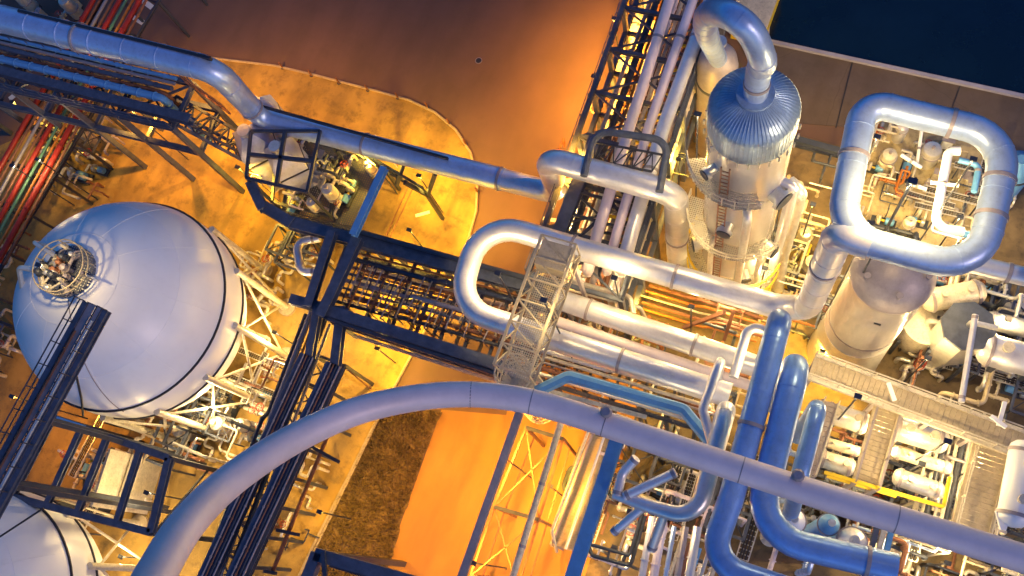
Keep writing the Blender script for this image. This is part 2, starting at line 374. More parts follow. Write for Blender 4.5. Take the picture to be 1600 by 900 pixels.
LMPS = [
 (400, 162, 12, 5600, YEL, 'sodium floodlight above the yellow yard next to the white boxes', 1),
 (575, 240, 8.5, 5200, YEL, 'sodium floodlight behind the long blue pipe', 2),
 (655, 275, 8, 2600, YEL, 'sodium floodlight by the end of the bracing strut', 1),
 (640, 360, 7, 1900, YEL, 'sodium floodlight in the yard above the dense rack', 1),
 (318, 96, 14, 3600, SOD, 'orange floodlight beyond the top left pipe elbow', 1),
 (928, 120, 9, 3800, SOD, 'orange floodlight on the road side of the pipe rack', 1), (960, 30, 9, 3800, SOD, 'orange floodlight on the road at the top edge of the rack', 1), (884, 240, 11, 2500, SOD, 'orange floodlight on the road below the portal', 1), (893, 325, 9, 1100, WRM, 'added warm fill lamp under the stepped pipe bend', 1),  # the stepped bend lamp is added fill to brighten the pipe
 (905, 250, 14.5, 4200, SOD, 'orange floodlight near the stepped pipe bend', 1),
 (205, 172, 10, 2200, SOD, 'orange floodlight in the yard above the white sphere', 1),
 (372, 262, 9, 3400, YEL, 'yellow floodlight right of the sphere crown', 1),
 (862, 392, 11, 2600, SOD, 'orange floodlight left of the rack by the road dash', 1),
 (590, 545, 5, 3200, YEL, 'bright yellow floodlight below the dense rack', 2),
 (788, 715, 12, 3900, SOD, 'orange floodlight over the lower lane', 1),
 (740, 880, 12, 2800, SOD, 'orange floodlight at the bottom of the lane', 1),
 (500, 800, 7, 1600, YEL, 'yellow floodlight beside the kerb of the verge', 1),
 (860, 760, 8, 2200, YEL, 'yellow floodlight between the scaffold and the corrugated roof', 1),
 (960, 855, 6, 1500, WRM, 'warm white floodlight beside the black handrail frame', 1),
 (430, 520, 6, 2600, WRM, 'warm floodlight at the foot of the sphere legs', 1),
 (330, 640, 6, 2600, WRM, 'warm floodlight between the sphere legs and the arched duct', 1),
 (230, 770, 8, 1500, WRM, 'warm floodlight above the white cabinets', 1),
 (190, 870, 5, 1600, WRM, 'warm floodlight at the lower sphere legs', 1),
 (60, 250, 9, 600, WRM, 'warm floodlight beside the red pipes', 1),
 (20, 160, 7, 1100, YEL, 'yellow floodlight under the top left rack', 1),
 (1125, 330, 14, 3600, WRM, 'warm floodlight on the left of the tall column', 1),
 (1060, 250, 10, 2400, YEL, 'yellow floodlight behind the rack portal', 2),
 (1270, 320, 9, 2600, YEL, 'yellow floodlight right of the tall column', 1),
 (1140, 455, 5, 2600, WRM, 'warm floodlight at the foot of the tall column', 1),
 (1420, 290, 14, 5600, WRM, 'warm floodlight inside the rounded pipe loop', 1),
 (1500, 340, 8, 2400, WRM, 'warm floodlight by the white pipe in the loop', 1),
 (1285, 550, 6, 5200, YEL, 'yellow floodlight at the foot of the stout tower', 1),
 (1450, 560, 9, 1300, WRM, 'warm floodlight beside the hopper vessel', 1),
 (1575, 500, 9, 2600, WRM, 'warm floodlight over the right edge drums', 1),
 (1370, 690, 12, 1300, WRM, 'warm floodlight between the exchanger drums', 1),
 (1530, 730, 13, 1900, WRM, 'warm floodlight by the right hand deck', 1),
 (1480, 880, 8, 3000, WRM, 'warm floodlight at the lower right corner', 1),
 (1000, 480, 6, 1800, YEL, 'yellow floodlight between the hairpin legs', 1),
 (930, 430, 8, 900, WRM, 'warm floodlight beside the lattice gallery', 1),
 (1005, 640, 8, 1200, YEL, 'yellow floodlight under the blue bracket', 1),
 (1134, 200, 26, 2400, WRM, 'warm floodlight just under the blue dome on the left', 1), (1222, 310, 16, 1800, WRM, 'warm floodlight in front of the middle of the column', 1),
 (1160, 390, 8, 3000, WRM, 'warm floodlight on the lowest ring platform of the column', 1), (1105, 290, 19, 2400, WRM, 'warm floodlight high on the left of the column', 1), (1195, 420, 10, 1500, WRM, 'warm floodlight right of the column foot', 1), (1090, 180, 24, 1500, WRM, 'warm floodlight left of the blue dome', 1), (1175, 330, 18, 1400, WRM, 'warm floodlight in front of the column waist', 1), (850, 470, 23, 500, WRM, 'added warm fill lamp above the lattice gallery', 1),  # the gallery lamp is added only to brighten the lattice
 (1320, 480, 12, 900, YEL, 'yellow floodlight left of the stout tower', 2), (1370, 215, 20, 1800, WRM, 'warm floodlight under the upper left corner of the loop', 1), (1520, 250, 20, 1500, WRM, 'warm floodlight under the right side of the loop', 1), (1360, 350, 20, 1500, WRM, 'warm floodlight under the lower left corner of the loop', 1),
 (1500, 385, 20, 1200, WRM, 'warm floodlight under the lower right corner of the loop', 1), (1120, 620, 8, 1500, WRM, 'warm floodlight left of the tallest blue pipe', 1), (1440, 725, 14, 800, WRM, 'warm floodlight over the largest exchanger', 1), (700, 455, 3, 1700, YEL, 'yellow floodlight under the dense rack', 2), (600, 440, 3, 1300, YEL, 'yellow floodlight under the left half of the dense rack', 2), (960, 330, 5, 1200, SOD, 'orange floodlight inside the tall rack', 2),
 (1425, 285, 33, 2700, WRM, 'added warm fill lamp on an invented mast at the loop middle', 1), (778, 428, 17, 1300, WRM, 'warm floodlight inside the rounded hairpin end', 1), (960, 435, 16.5, 1000, WRM, 'warm floodlight between the upper hairpin leg and hooked pipe', 1), (1080, 480, 13.5, 900, WRM, 'warm floodlight under the right half of the hairpin', 1),  # the mast lamp is invented to light the loop's inner sides
 (1190, 560, 20, 700, WRM, 'warm floodlight between the blue pipes', 1), (985, 800, 18, 700, WRM, 'warm floodlight below the spoked manifold', 1), (1340, 620, 19, 700, WRM, 'added warm fill lamp above the long pale deck', 1), (1480, 690, 19, 700, WRM, 'added warm fill lamp above the largest exchanger end', 1), (1420, 800, 16, 800, WRM, 'added warm fill lamp above the yellow beam end', 1),  # lamps over deck, exchanger end and beam end are added warm fill
 (20, 620, 10, 1500, SOD, 'added orange fill lamp left of the catwalk', 1), (20, 260, 9, 500, WRM, 'warm floodlight left of the red pipes', 1), (150, 60, 9, 400, WRM, 'warm floodlight left of the red pipes near the top', 1),  # the catwalk lamp is added to lift the dark ground there
 (1015, 25, 9, 2200, SOD, 'orange floodlight by the wrapped bundles', 1),
]
LK = {SOD: 1.0, YEL: .62, WRM: .60}
for px, py, z, pw, col, lb, po in LMPS: lamp(px, py, z, pw*LK[col]*(.62 if po == 2 or col == WRM else 1), col, lb, spot=None if (po == 2 or col == WRM) else 150)

# ------------------------------------------------------------------ racks and girders
def girder(label, a, b, w, h, m='navy', name='steel_girder', group=None, cat='girder'):
    return tag(MB().ibeam(a, b, w, h).build(name, m), label, cat, group)
def lattice(label, a, b, h, m='navyd', w=.18, n=None, group=None, name='lattice_girder', lat=None, mi=None):
    """flat vertical (or sideways) lattice girder > chord x2, lacing"""
    a, b = Vector(a), Vector(b); t = thing(name, label, 'truss', a, group); off = Vector(lat)*h if lat else UP*h
    MB().bar(a, b, w).build('chord', m, t); MB().bar(a+off, b+off, w).build('chord', m, t)
    n = n or max(3, int((b-a).length/max(h, 1)/1.1)); l = MB(); d = (b-a)/n
    for i in range(n):
        p, q = a+d*i, a+d*(i+1)
        l.bar(p+off, p, w*.6)
        l.bar(p, q+off, w*.55) if i % 2 == 0 else l.bar(p+off, q, w*.55)
    l.bar(b, b+off, w*.6); l.build('lacing', mi or m, t); return t
def rack(label, a, b, width, levels, n, m='navy', cw=.3, ground=.1, xbrace=True, deckm=None, name='pipe_rack', side=1, rail=True):
    """pipe rack from a to b (centre line at ground), > column, beam, cross_beam, brace"""
    a, b = ground_of(a, ground), ground_of(b, ground); d = (b-a); L = d.length; d.normalize(); s = Vector((-d.y, d.x, 0))*width/2
    t = thing(name, label, 'pipe rack', a)
    top = levels[-1]
    for i in range(n+1):
        q = a+d*(L*i/n)
        for k in (-1, 1): MB().bar(q+s*k, q+s*k+UP*(top-ground), cw).build('column', m, t)
        for z in levels: MB().ibeam(q-s+UP*(z-ground)-UP*.2, q+s+UP*(z-ground)-UP*.2, cw*.8, cw).build('cross_beam', m, t)
    for z in levels:
        for k in (-1, 1): MB().ibeam(a+s*k+UP*(z-ground), b+s*k+UP*(z-ground), cw, cw*1.4).build('beam', m, t)
    if xbrace:
        x = MB()
        for i in range(n):
            p, q = a+d*(L*i/n)+UP*(top-ground-.1), a+d*(L*(i+1)/n)+UP*(top-ground-.1)
            x.bar(p-s, q+s, cw*.4); x.bar(p+s-UP*.18, q-s-UP*.18, cw*.4)
        x.build('plan_bracing', m, t)
    if deckm:
        p, q = a+UP*(levels[0]-ground+.3), b+UP*(levels[0]-ground+.3)
        MB().poly([p-s, q-s, q+s, p+s], .05).build('deck', deckm, t)
    if rail: 
        for k in (-1, 1):
            r = MB(); p0, q0 = a+s*k*1.02+UP*(top-ground), b+s*k*1.02+UP*(top-ground); m_ = int(L/1.8)
            for j in (.55, 1.1): r.bar(p0+UP*j, q0+UP*j, .06)
            for j in range(m_+1): r.bar(p0+(q0-p0)*(j/m_), p0+(q0-p0)*(j/m_)+UP*1.1, .06)
            r.build('handrail', m, t)
    return t
def bundle(a, b, width, z, n, rads, ms, label, group, jig=0.6, bend=.4, zj=.25):
    """n pipes side by side between a and b, each its own thing"""
    a, b = Vector(a), Vector(b); a = ground_of(a, z); b = ground_of(b, z); d = (b-a).normalized(); s = Vector((-d.y, d.x, 0)); L = (b-a).length
    for i in range(n):
        f = (i+.5)/n-.5; r = rads[i % len(rads)]*rnd.uniform(.85, 1.15); o = s*f*width+UP*(r+rnd.uniform(0, zj))
        e0, e1 = rnd.uniform(0, .06)*L, rnd.uniform(0, .06)*L
        p = [a+o+d*e0, b+o-d*e1]
        if rnd.random() < jig:       # a small jog
            k = rnd.uniform(.25, .75); sh = s*rnd.uniform(-.25, .25)*width/n; 
            p = [a+o+d*e0, a+o+d*L*k, a+o+d*(L*k+.6)+sh+UP*.5*rnd.choice((0, 1)), b+o+sh-d*e1]; p[3].z = p[2].z
        if rnd.random() < .5: p.append(p[-1]-UP*rnd.uniform(1.5, max(2, z*.6)))
        tag(MB().tube(p, r, bend, 9, fseg=4).seams(p, r, bend, rnd.choice((1.6, 3.1)), .08, 1.22, 9).build('rack_pipe', ms[i % len(ms)]), label, 'pipe', group)

# ---- top left rack under the big blue pipe
zM = 13.0
a, b = P(-80, 68, zM), P(272, 158, zM)
rk = rack('navy pipe rack carrying the thick blue pipe at the top left', P(-120, 72, zM), P(285, 165, zM), 4.2, [8.5, zM], 5, cw=.42)
girder('deep navy girder along the lower side of the top left rack', P(-60, 96, zM+.6), P(300, 188, zM+.6), .75, .8)
bundle(P(-60, 62, 13.4), P(275, 142, 13.4), 2.6, 13.3, 5, [.34, .16, .22, .14, .2], ['blue', 'rust', 'navy', 'mauve', 'blue'], 'dark pipe lying on the top left rack', 'pipes on the top left rack')
lattice('dark sloping lattice bridge below the big pipe elbow', P(275, 150, 12), P(400, 222, 9), 1.6, 'navyd', .22, 9, lat=(-.3, -.9, 0))
lattice('navy sloping lattice bridge left of the big pipe elbow', P(262, 168, 11.5), P(395, 240, 8.5), 1.3, 'navy', .25, 8, lat=(.2, -.8, .2))
lattice('thin dark brace frame under the big pipe elbow', P(290, 128, 14), P(360, 178, 9.5), 1.5, 'rust', .14, 5)
# ---- red pipe bundle
rack('low dark rack under the red pipes', P(240, -60, 6), P(-60, 440, 6), 6.0, [6], 9, 'navyd', .22, xbrace=False, rail=False)
cols = ['red', 'rust', 'mauve', 'rust', 'red', 'green', 'orange', 'red', 'rust']
A0, B0 = P(203, -30, 6.6), P(-32, 400, 6.6); dA = (B0-A0).normalized(); sA = Vector((-dA.y, dA.x, 0))
redl = {'red': 'red painted pipe in the bundle crossing under the top left rack', 'mauve': 'grey pipe in the red bundle at the left edge', 'orange': 'orange pipe between the red pipes at the left edge',
        'rust': 'rust brown pipe in the red bundle at the left edge', 'green': 'green pipe in the red bundle at the left edge'}
for i, c in enumerate(cols):
    o = sA*((i-4)*.7); r = [.26, .12, .16, .13, .24, .13, .12, .27, .12][i]
    p = [A0+o, B0+o]
    tag(MB().tube(p, r, 0, 10).seams(p, r, 0, 3.2, .12, 1.25, 10).build('rack_pipe', c), redl[c], 'pipe', 'pipes in the red bundle' if c in ('red', 'mauve', 'rust') else None)

# ---- central rack G (dense), girders and blue post
zG = 9.5
gA, gB = P(405, 330, zG), P(850, 462, zG)
girder('broad navy girder on the upper side of the dense middle rack', P(452, 348, zG), P(850, 455, zG), .95, .9)
girder('navy girder bending down to the left end of the dense rack', P(392, 285, zG+.5), P(412, 328, zG+.5), .8, .7)
girder('short navy girder at the left corner of the dense rack', P(408, 320, zG+.2), P(458, 350, zG+.2), .9, .8)
girder('slim dark girder above the broad navy girder', P(560, 362, zG+.6), P(840, 440, zG+.6), .35, .4, 'navyd')
girder('navy girder on the lower side of the dense rack', P(505, 484, zG+.8), P(800, 578, zG+.8), .9, .8)
lattice('dark lattice walkway edge below the dense rack', P(520, 505, zG), P(800, 597, zG), 1.2, 'navyd', .25, 16)
lattice('fine lattice rail running beneath the dense rack', P(560, 528, zG-2), P(790, 602, zG-2), .9, 'mauve', .12, 18)
girder('mid blue upright beam linking the frame to the dense rack', P(601, 262, zG+2.5), P(552, 368, zG+2.5), .55, .55, 'blue')
girder('navy cross girder closing the left end of the dense rack', P(560, 372, zG+1.2), P(502, 495, zG+1.2), .8, .8)
girder('navy cross girder at the outer end of the dense rack', P(520, 362, zG+.9), P(482, 480, zG+.9), .7, .7)
girder('navy beam joining the two cross girders', P(455, 468, zG+.4), P(545, 492, zG+.4), .8, .7)
rack('dense navy pipe rack in the middle of the plant', P(520, 425, 9), P(860, 520, 9), 6.2, [4.5, 8.6], 9, 'navy', .3, xbrace=False, rail=True)
bundle(P(530, 425, 8.8), P(850, 512, 8.8), 5.4, 8.8, 9, [.14, .2, .1, .16, .12], ['navyd', 'rust', 'navy', 'mauve', 'navy', 'rust'], 'thin pipe packed in the dense middle rack', 'pipes in the dense middle rack')
bundle(P(550, 430, 4.6), P(850, 512, 4.6), 5.4, 4.7, 10, [.2, .26, .14], ['gal', 'rust', 'mauve', 'navy'], 'lower level pipe of the dense middle rack', 'lower pipes in the dense middle rack')
for i in range(40):      # cable trays / hangers crossing the rack
    f = i/39; q0 = P(548+f*300+rnd.uniform(-4, 4), 402+f*78, 9.4+.4*rnd.random()); q1 = P(512+f*300+rnd.uniform(-4, 4), 476+f*84, 9.6+.05*(i % 2))
    k0, k1 = rnd.uniform(0, .3), rnd.uniform(.6, 1)
    tag(MB().bar(q0+(q1-q0)*k0, q0+(q1-q0)*k1, .09).tube([q0+(q1-q0)*k1, q0+(q1-q0)*k1-UP*2], .07, seg=6).build('hanger', ['rust', 'gal', 'navyd', 'mauve'][i % 4]),
        ['rusty', 'tan', 'black', 'grey'][i % 4]+' hanger strap laid across the dense middle rack', 'hanger', ['rusty', 'tan', 'black', 'grey'][i % 4]+' hanger straps on the dense rack')

# ---- rack H going down left
for (x1, y1, x2, y2, wd, z, lb, m) in [(498, 480, 484, 560, .6, 10, 'left', 'navy'), (482, 556, 322, 905, 1.15, 10, 'left', 'navy'), (535, 480, 524, 575, .7, 10, 'right', 'navy'), (524, 570, 365, 912, 1.3, 10, 'right', 'navy')]:
    girder(f'{"short" if y2 < 600 else "long"} dark navy {lb} girder of the rack running to the bottom edge', P(x1, y1, z), P(x2, y2, z), wd, .8, m)
for (x1, y1, x2, y2, lb) in [(482, 556, 322, 905, 'left'), (524, 570, 365, 912, 'right')]:
    a_, b_ = P(x1, y1, 10.5), P(x2, y2, 10.5); d_ = (b_-a_).normalized(); s_ = Vector((-d_.y, d_.x, 0))
    for k_, (m_, c_) in enumerate([('mauve', 'grey'), ('rust', 'rusty'), ('navyd', 'black'), ('mauve', 'second grey')]):
        o_ = s_*(k_-1.5)*.27
        tag(MB().tube([a_+o_, b_+o_], .06, 0, 6).seams([a_+o_, b_+o_], .06, 0, 1.5+.2*k_, .12, 1.7, 6).build('conduit', m_), f'{c_} conduit clipped along the long {lb} navy girder', 'conduit', 'conduits along the long navy girders')
rack('dark rack running down to the bottom edge under the arched duct', P(510, 560, 7), P(345, 920, 7), 3.4, [7], 8, 'navyd', .25, rail=False)
bundle(P(508, 480, 8), P(342, 920, 8), 2.6, 8.2, 6, [.16, .24, .12], ['navyd', 'mauve', 'rust', 'navy'], 'dark pipe between the long navy girders', 'pipes between the long navy girders')
girder('thin rusty girder with cross arms right of the long navy girders', P(510, 685, 6), P(425, 895, 6), .22, .3, 'rust')
for (a, b) in [((485, 697), (530, 722)), ((432, 828), (468, 836)), ((412, 892), (432, 896))]:
    girder('rusty cross arm of the thin girder beside the yard kerb', P(*a, 6.3), P(*b, 6.3), .25, .25, 'navyd', name='cross_arm', group='rusty cross arms by the yard kerb')
lattice('thin dark brace across the yellow lit corner under the dense rack', P(540, 575, 4), P(580, 608, 4), .5, 'rust', .1, 6)

# ---- frame N with the white boxes
zN = 11
fr = thing('equipment_frame', 'dark steel frame holding the two pale wrapped vessels', 'steel frame', ground_of(P(480, 260, 8), .1))
cor = [(392, 205), (500, 205), (480, 300), (385, 278)]
cc = [P(x, y, zN) for x, y in cor]
for q in cc: MB().bar(ground_of(q, .1), q, .2).build('column', 'navyd', fr)
for i in range(4): MB().bar(cc[i], cc[(i+1) % 4], .24).build('beam', 'navyd', fr); MB().bar(cc[i]-UP*5, cc[(i+1) % 4]-UP*5, .24).build('beam', 'navyd', fr)
MB().bar((cc[0]+cc[1])/2, (cc[2]+cc[3])/2, .3).build('beam', 'navyd', fr)
MB().bar((cc[0]+cc[3])/2, (cc[1]+cc[2])/2, .3).build('beam', 'navyd', fr)
for (x, y, wx, lb) in [(421, 246, 2.6, 'large pale wrapped vessel under the big pipe'), (467, 270, 2.3, 'smaller pale wrapped vessel with a domed lid'), (436, 202, 2.0, 'pale cube shaped vessel touching the big pipe')]:
    q = P(x, y, 6); t = thing('wrapped_vessel', lb, 'vessel', q-UP*4)
    bm = MB(); bm.lathe([(wx*.5, -3.5), (wx*.78, -3.2), (wx*.8, 3.2), (wx*.78, 3.5), (wx*.3, 4.7)], q, 4).build('jacket', 'wrap', t)
    MB().lathe([(wx*.22, 4.6), (wx*.22, 5.2)], q, 14).build('nozzle', 'stain', t)
    MB().lathe([(wx*.82, 1.8), (wx*.82, 2.0)], q, 4).build('strap', 'black', t)
MB().poly([P(x, y, 5.5) for x, y in [(385, 200), (610, 262), (560, 362), (400, 320)]][::-1], .08) and None
t = thing('work_platform', 'grated work platform with pumps right of the pale vessels', 'platform', P(500, 290, 5))
MB().poly([P(x, y, 5) for x, y in [(470, 215), (600, 262), (556, 362), (440, 335)]][::-1], .08).build('deck', 'grate', t)
for (a, b) in [((470, 215), (600, 262)), ((600, 262), (556, 362)), ((556, 362), (440, 335)), ((470, 215), (440, 335)), ((520, 234), (490, 348)), ((558, 250), (524, 356))]:
    MB().ibeam(P(*a, 4.8), P(*b, 4.8), .3, .3).build('beam', 'navyd', t)
for (a, b) in [((470, 215), (600, 262)), ((556, 362), (440, 335))]:
    r_ = MB(); p0, q0 = P(*a, 5.1), P(*b, 5.1)
    for j in (.55, 1.1): r_.bar(p0+UP*j, q0+UP*j, .08)
    for j in range(8): r_.bar(p0+(q0-p0)*(j/7), p0+(q0-p0)*(j/7)+UP*1.1, .08)
    r_.build('handrail', 'navyd', t)
for x, y in [(470, 215), (600, 262), (556, 362), (440, 335)]: MB().bar(P(x, y, 4.8), ground_of(P(x, y, 4.8), .1), .28).build('column', 'navyd', t)
lattice('long dark truss beside the blue pipe ending in a strut', P(480, 195, 9), P(668, 305, 6), 1.5, 'navyd', .22, 10)
for (a, za, b, zb_, lb) in [((668, 305), 6.2, (692, 342), 1, 'thick dark strut running down from the truss end'), ((668, 305), 6.2, (680, 272), 9.5, 'thick dark strut rising from the truss end to the pipe'), ((668, 305), 6.2, (632, 285), 8.5, 'thin dark strut left of the truss end'), ((620, 288), 6.2, (630, 258), 9, 'dark stay between truss and blue pipe')]:
    tag(MB().bar(P(*a, za), P(*b, zb_), .3).build('strut', 'navyd'), lb, 'strut')
tag(MB().bar(P(638, 292, 1.5), P(603, 368, 1.5), .08).bar(P(645, 294, 1.5), P(610, 370, 1.5), .08).build('guard_rail', 'rust'), 'thin double rail crossing the yellow yard', 'rail')

# ---- big pipes
zA, zL = 10.0, 17.5
p1 = P(338, 110, zL); p3_ = P(862, 300, zA); pE = p3_+(ground_of(p1, zA)-p3_).normalized()*4.0; p3 = P(862, 300, zA); p5 = P(1056, 303, 16.2)
pipe('thick blue grey pipe stepping down and crossing the yard from the top left', [P(-160, -8, zL), P(0, 29, zL), p1, ground_of(p1, zA)+Vector((.15, 0, 0)), pE], W(120, 65, zL, 40)*1.0, 1.7, 'cladb', seam=3.2, flanges=(.32, .62, .8, .995),
     rfun=lambda f: W(120, 65, zL, 40)*(1 if f < .3 else max(.78, 1-(f-.3)*.6)))
rS = W(700, 255, zA, 31)
pipe('silver pipe rising in a step and diving down beside the tall column', [pE-(pE-p3).normalized()*-.3, p3+Vector((.5, 0, 0)), ground_of(p3, 16.2)+Vector((.5, 0, 0)), p5, ground_of(p5, 1.5)], rS*1.1, 1.35, 'clad', seam=2.6, flanges=(.8,))
tag(MB().bar(P(380, 158, zA+1.2), P(700, 248, zA+1.2), .18, .3).build('pipe_shoe_rail', 'black'), 'dark cable rail along the back of the blue pipe', 'rail')
tag(MB().bar(P(30, 18, zL+.9), P(330, 92, zL+.9), .22, .4).build('pipe_shoe_rail', 'black'), 'dark cable rail along the top left pipe', 'rail')
zB = 15.0
hb = P(1258, 492, zB)
zC = 29.4
rB = W(900, 385, zB, 37)
tl = [P(1140, 618, zB), P(714, 481, zB), P(752, 344, zB), hb, ground_of(hb, zC), P(1360, 381, zC)]
pipe('long silver hairpin pipe with a rounded left end and a riser', tl, rB, 2.7, 'clad', seam=2.4, flanges=(.12, .5, .62, .9))
# loop C
rC = W(1420, 173, zC, 41)
cl = pts([(1430, 179, zC), (1351, 158, zC), (1310, 366, zC), (1528, 426, zC), (1577, 214, zC), (1429, 178.7, zC)])
pipe('silver pipe forming a closed rounded rectangle loop', cl, rC, 2.1, 'cladb', name='pipe_loop', seam=2.2, flanges=(.2, .68, .76, .93))
pipe('silver branch pipe leaving the loop towards the right edge', pts([(1500, 408, 25), (1760, 470, 25)]), W(1550, 425, 25, 27), 1, 'clad', flanges=(.3,))
# hairpin neighbours
pipe('fat silver pipe between the hairpin legs', pts([(868, 466, 12.5), (1240, 592, 12.5)]), W(1000, 515, 12.5, 34), 1, 'clad', seam=3, flanges=(.15, .6))
pipe('slim mauve pipe just below the fat silver pipe', pts([(870, 502, 12), (1200, 612, 12)]), W(1000, 545, 12, 17), 1, 'duct', seam=2)
pipe('thin grey pipe with a hooked end below the upper hairpin leg', pts([(895, 440, 11), (985, 464, 11), (990, 490, 11)]), W(950, 455, 11, 8), .6, 'stain', seam=1.5)
pipe('thin cream pipe beneath the hooked grey pipe', pts([(890, 452, 9), (1000, 480, 9), (1010, 500, 6)]), W(950, 455, 9, 6), .6, 'cream', seam=1.5)
# ---- D pipes
zD = 25.0
def drop(px, py, z, zb): q = P(px, py, z); return [ground_of(q, zb), q]
cd = 'cladc'
pipe('tallest blue pipe bending right at the bottom edge', drop(1222, 488, zD, 12)+pts([(1142, 780, zD), (1106, 880, zD), (1240, 925, zD), (1500, 1000, zD)]), W(1170, 650, zD, 38), 1.9, cd, seam=3, flanges=(.5,))
pipe('fat blue pipe bending right to a squared end', drop(1248, 560, zD, 12)+pts([(1178, 835, zD), (1400, 888, zD)]), W(1200, 700, zD, 42), 2.2, cd, seam=3, flanges=(.95,))
pipe('short blue pipe right of the fat blue pipe', drop(1280, 632, zD-2, 12)+pts([(1245, 760, zD-2), (1232, 820, 14)]), W(1265, 690, zD, 28), 1.2, cd, seam=3)
pipe('blue pipe curling left into the spoked manifold', drop(1136, 634, zD-2, 12)+pts([(1088, 812, zD-2), (1010, 790, zD-2), (960, 772, zD-2.5)]), W(1100, 740, zD-2, 30), 1.5, 'clad', seam=3,
     rfun=lambda f: W(1100, 740, zD-2, 30)*(1 if f < .72 else max(.55, 1-(f-.72)*1.6)))
pipe('thin lavender pipe with a bend left of the tallest blue pipe', drop(1126, 562, 20, 12)+pts([(1098, 640, 20), (1112, 690, 20)]), W(1110, 600, 20, 15), .7, 'clad', seam=0)
pipe('thin inverted U pipe above the bent lavender pipe', pts([(1205, 520, 19), (1170, 508, 19), (1146, 590, 19)]), W(1160, 520, 19, 15), .8, 'clad', seam=0)
zs = zD-2
for lb, a, b in [('upper right spoke pipe of the manifold', [(1056, 738, zs+.5), (975, 776, zs)], 15), ('curved upper left spoke pipe of the manifold', [(994, 716, zs+.5), (972, 740, zs), (964, 775, zs)], 15),
                 ('lower left spoke pipe of the manifold', [(1012, 786, zs), (958, 832, zs-1)], 14), ('downward spoke pipe of the manifold', [(1040, 797, zs), (1018, 858, zs-2)], 16)]:
    pipe(lb, pts(a), W(1000, 770, zs, b), .8, 'clad', seam=0, flanges=(.05, .93), seg=12)
# ---- arched duct
ad = [(170, 1060), (215, 955), (243, 898), (287, 825), (340, 768), (400, 722), (470, 680), (555, 643), (640, 623), (720, 616), (800, 622), (880, 641), (1000, 681), (1200, 748), (1400, 811), (1600, 873), (1750, 920)]
adz = [45, 43.5, 42, 40, 38, 36.5, 35, 33.6, 32.6, 32, 31.6, 31.3, 31, 31, 31, 31, 31]
ap = [P(x, y, z) for (x, y), z in zip(ad, adz)]
def crom(p, k=5):
    o = []
    for i in range(len(p)-1):
        a, b, c, d = p[max(i-1, 0)], p[i], p[i+1], p[min(i+2, len(p)-1)]
        for j in range(k):
            s = j/k; o.append(.5*((2*b)+(c-a)*s+(2*a-5*b+4*c-d)*s*s+(3*b-a-3*c+d)*s**3))
    o.append(p[-1]); return o
ap = crom(ap); rK = W(1200, 748, 31, 42)
t = thing('arched_duct', 'broad mauve duct sweeping in an arch across the foreground', 'duct', ground_of(ap[0], ap[0].z))
MB().tube(ap, rK, 0, 24, rfun=lambda f: rK*(1.27-.29*min(1, f*2.2))).build('duct_run', 'duct', t)
for i in (58, 66):
    d = (ap[i+1]-ap[i]).normalized(); MB().lathe([(.25, 0), (.3, .35), (.2, .5)], ap[i]+UP*rK*.7+d.cross(UP)*(-rK*.7), 10).build('lifting_lug', 'mauve', t)
for f in [.06+.075*j for j in range(12)]:
    i = int(f*(len(ap)-1)); d = (ap[i+1]-ap[i]).normalized(); MB().tube([ap[i]-d*.025, ap[i]+d*.025], rK*1.012*(1.27-.29*min(1, f*2.2)), seg=24).build('weld_band', 'mauve', t)

# ---- rack F upper right and pipes on it
fa, fb = P(1105, -120, 9), P(905, 470, 9)
rack('tall dark pipe rack running down from the top edge left of the column', ground_of(fa), ground_of(fb), 7.0, [5, 9, 12.5], 9, 'navy', .36, xbrace=True)
for (x1, x2, wd, m, lb) in [(1046, 975, 17, 'duct', 'left mauve pipe on the tall rack'), (1083, 1005, 15, 'duct', 'middle mauve pipe on the tall rack'), (1110, 1028, 21, 'clad', 'right silver pipe on the tall rack')]:
    pipe(lb, pts([(x1+38, -120, 14), (x1, 0, 14), (x2+10, 195, 14), (x2-40, 360, 14), (x2-56, 420, 14), (x2-56, 425, 8)]), W(1030, 120, 14, wd), 1, m, seam=2.2, flanges=(.3, .62))
bundle(P(1095, -60, 9), P(915, 460, 9), 6, 9.3, 12, [.16, .3, .12, .2, .25], ['mauve', 'navyd', 'rust', 'stain', 'duct', 'cream'], 'pipe on the middle level of the tall rack', 'middle level pipes of the tall rack')
bundle(P(1095, -60, 5), P(915, 460, 5), 6, 5.2, 10, [.2, .14, .3], ['stain', 'rust', 'cream', 'duct', 'mauve'], 'pipe on the bottom level of the tall rack', 'bottom level pipes of the tall rack')
tag(MB().tube(pts([(912, 275, 17), (930, 203, 17), (1046, 220, 17), (1030, 300, 17)]), .27, 1.2, 8).build('portal_frame', 'navy'), 'rounded navy portal frame on top of the tall rack', 'frame')
lattice('dark lattice girder inside the portal frame', P(930, 222, 16), P(1035, 242, 16), 1.4, 'navyd', .13, 7, lat=(-.2, -1, 0))
girder('deep navy edge girder on the road side of the tall rack', P(932, 215, 13.5), P(872, 370, 13.5), .95, .9)
for i, (a, b) in enumerate([((905, 300), (1000, 325)), ((895, 335), (985, 360)), ((925, 258), (1030, 285)), ((925, 258), (1000, 325)), ((985, 360), (940, 290)), ((960, 320), (895, 380))]):
    tag(MB().bar(P(*a, 13.6), P(*b, 13.6), .2).build('brace', 'navyd'), 'black brace across the top of the tall rack', 'brace', 'black braces on the tall rack')
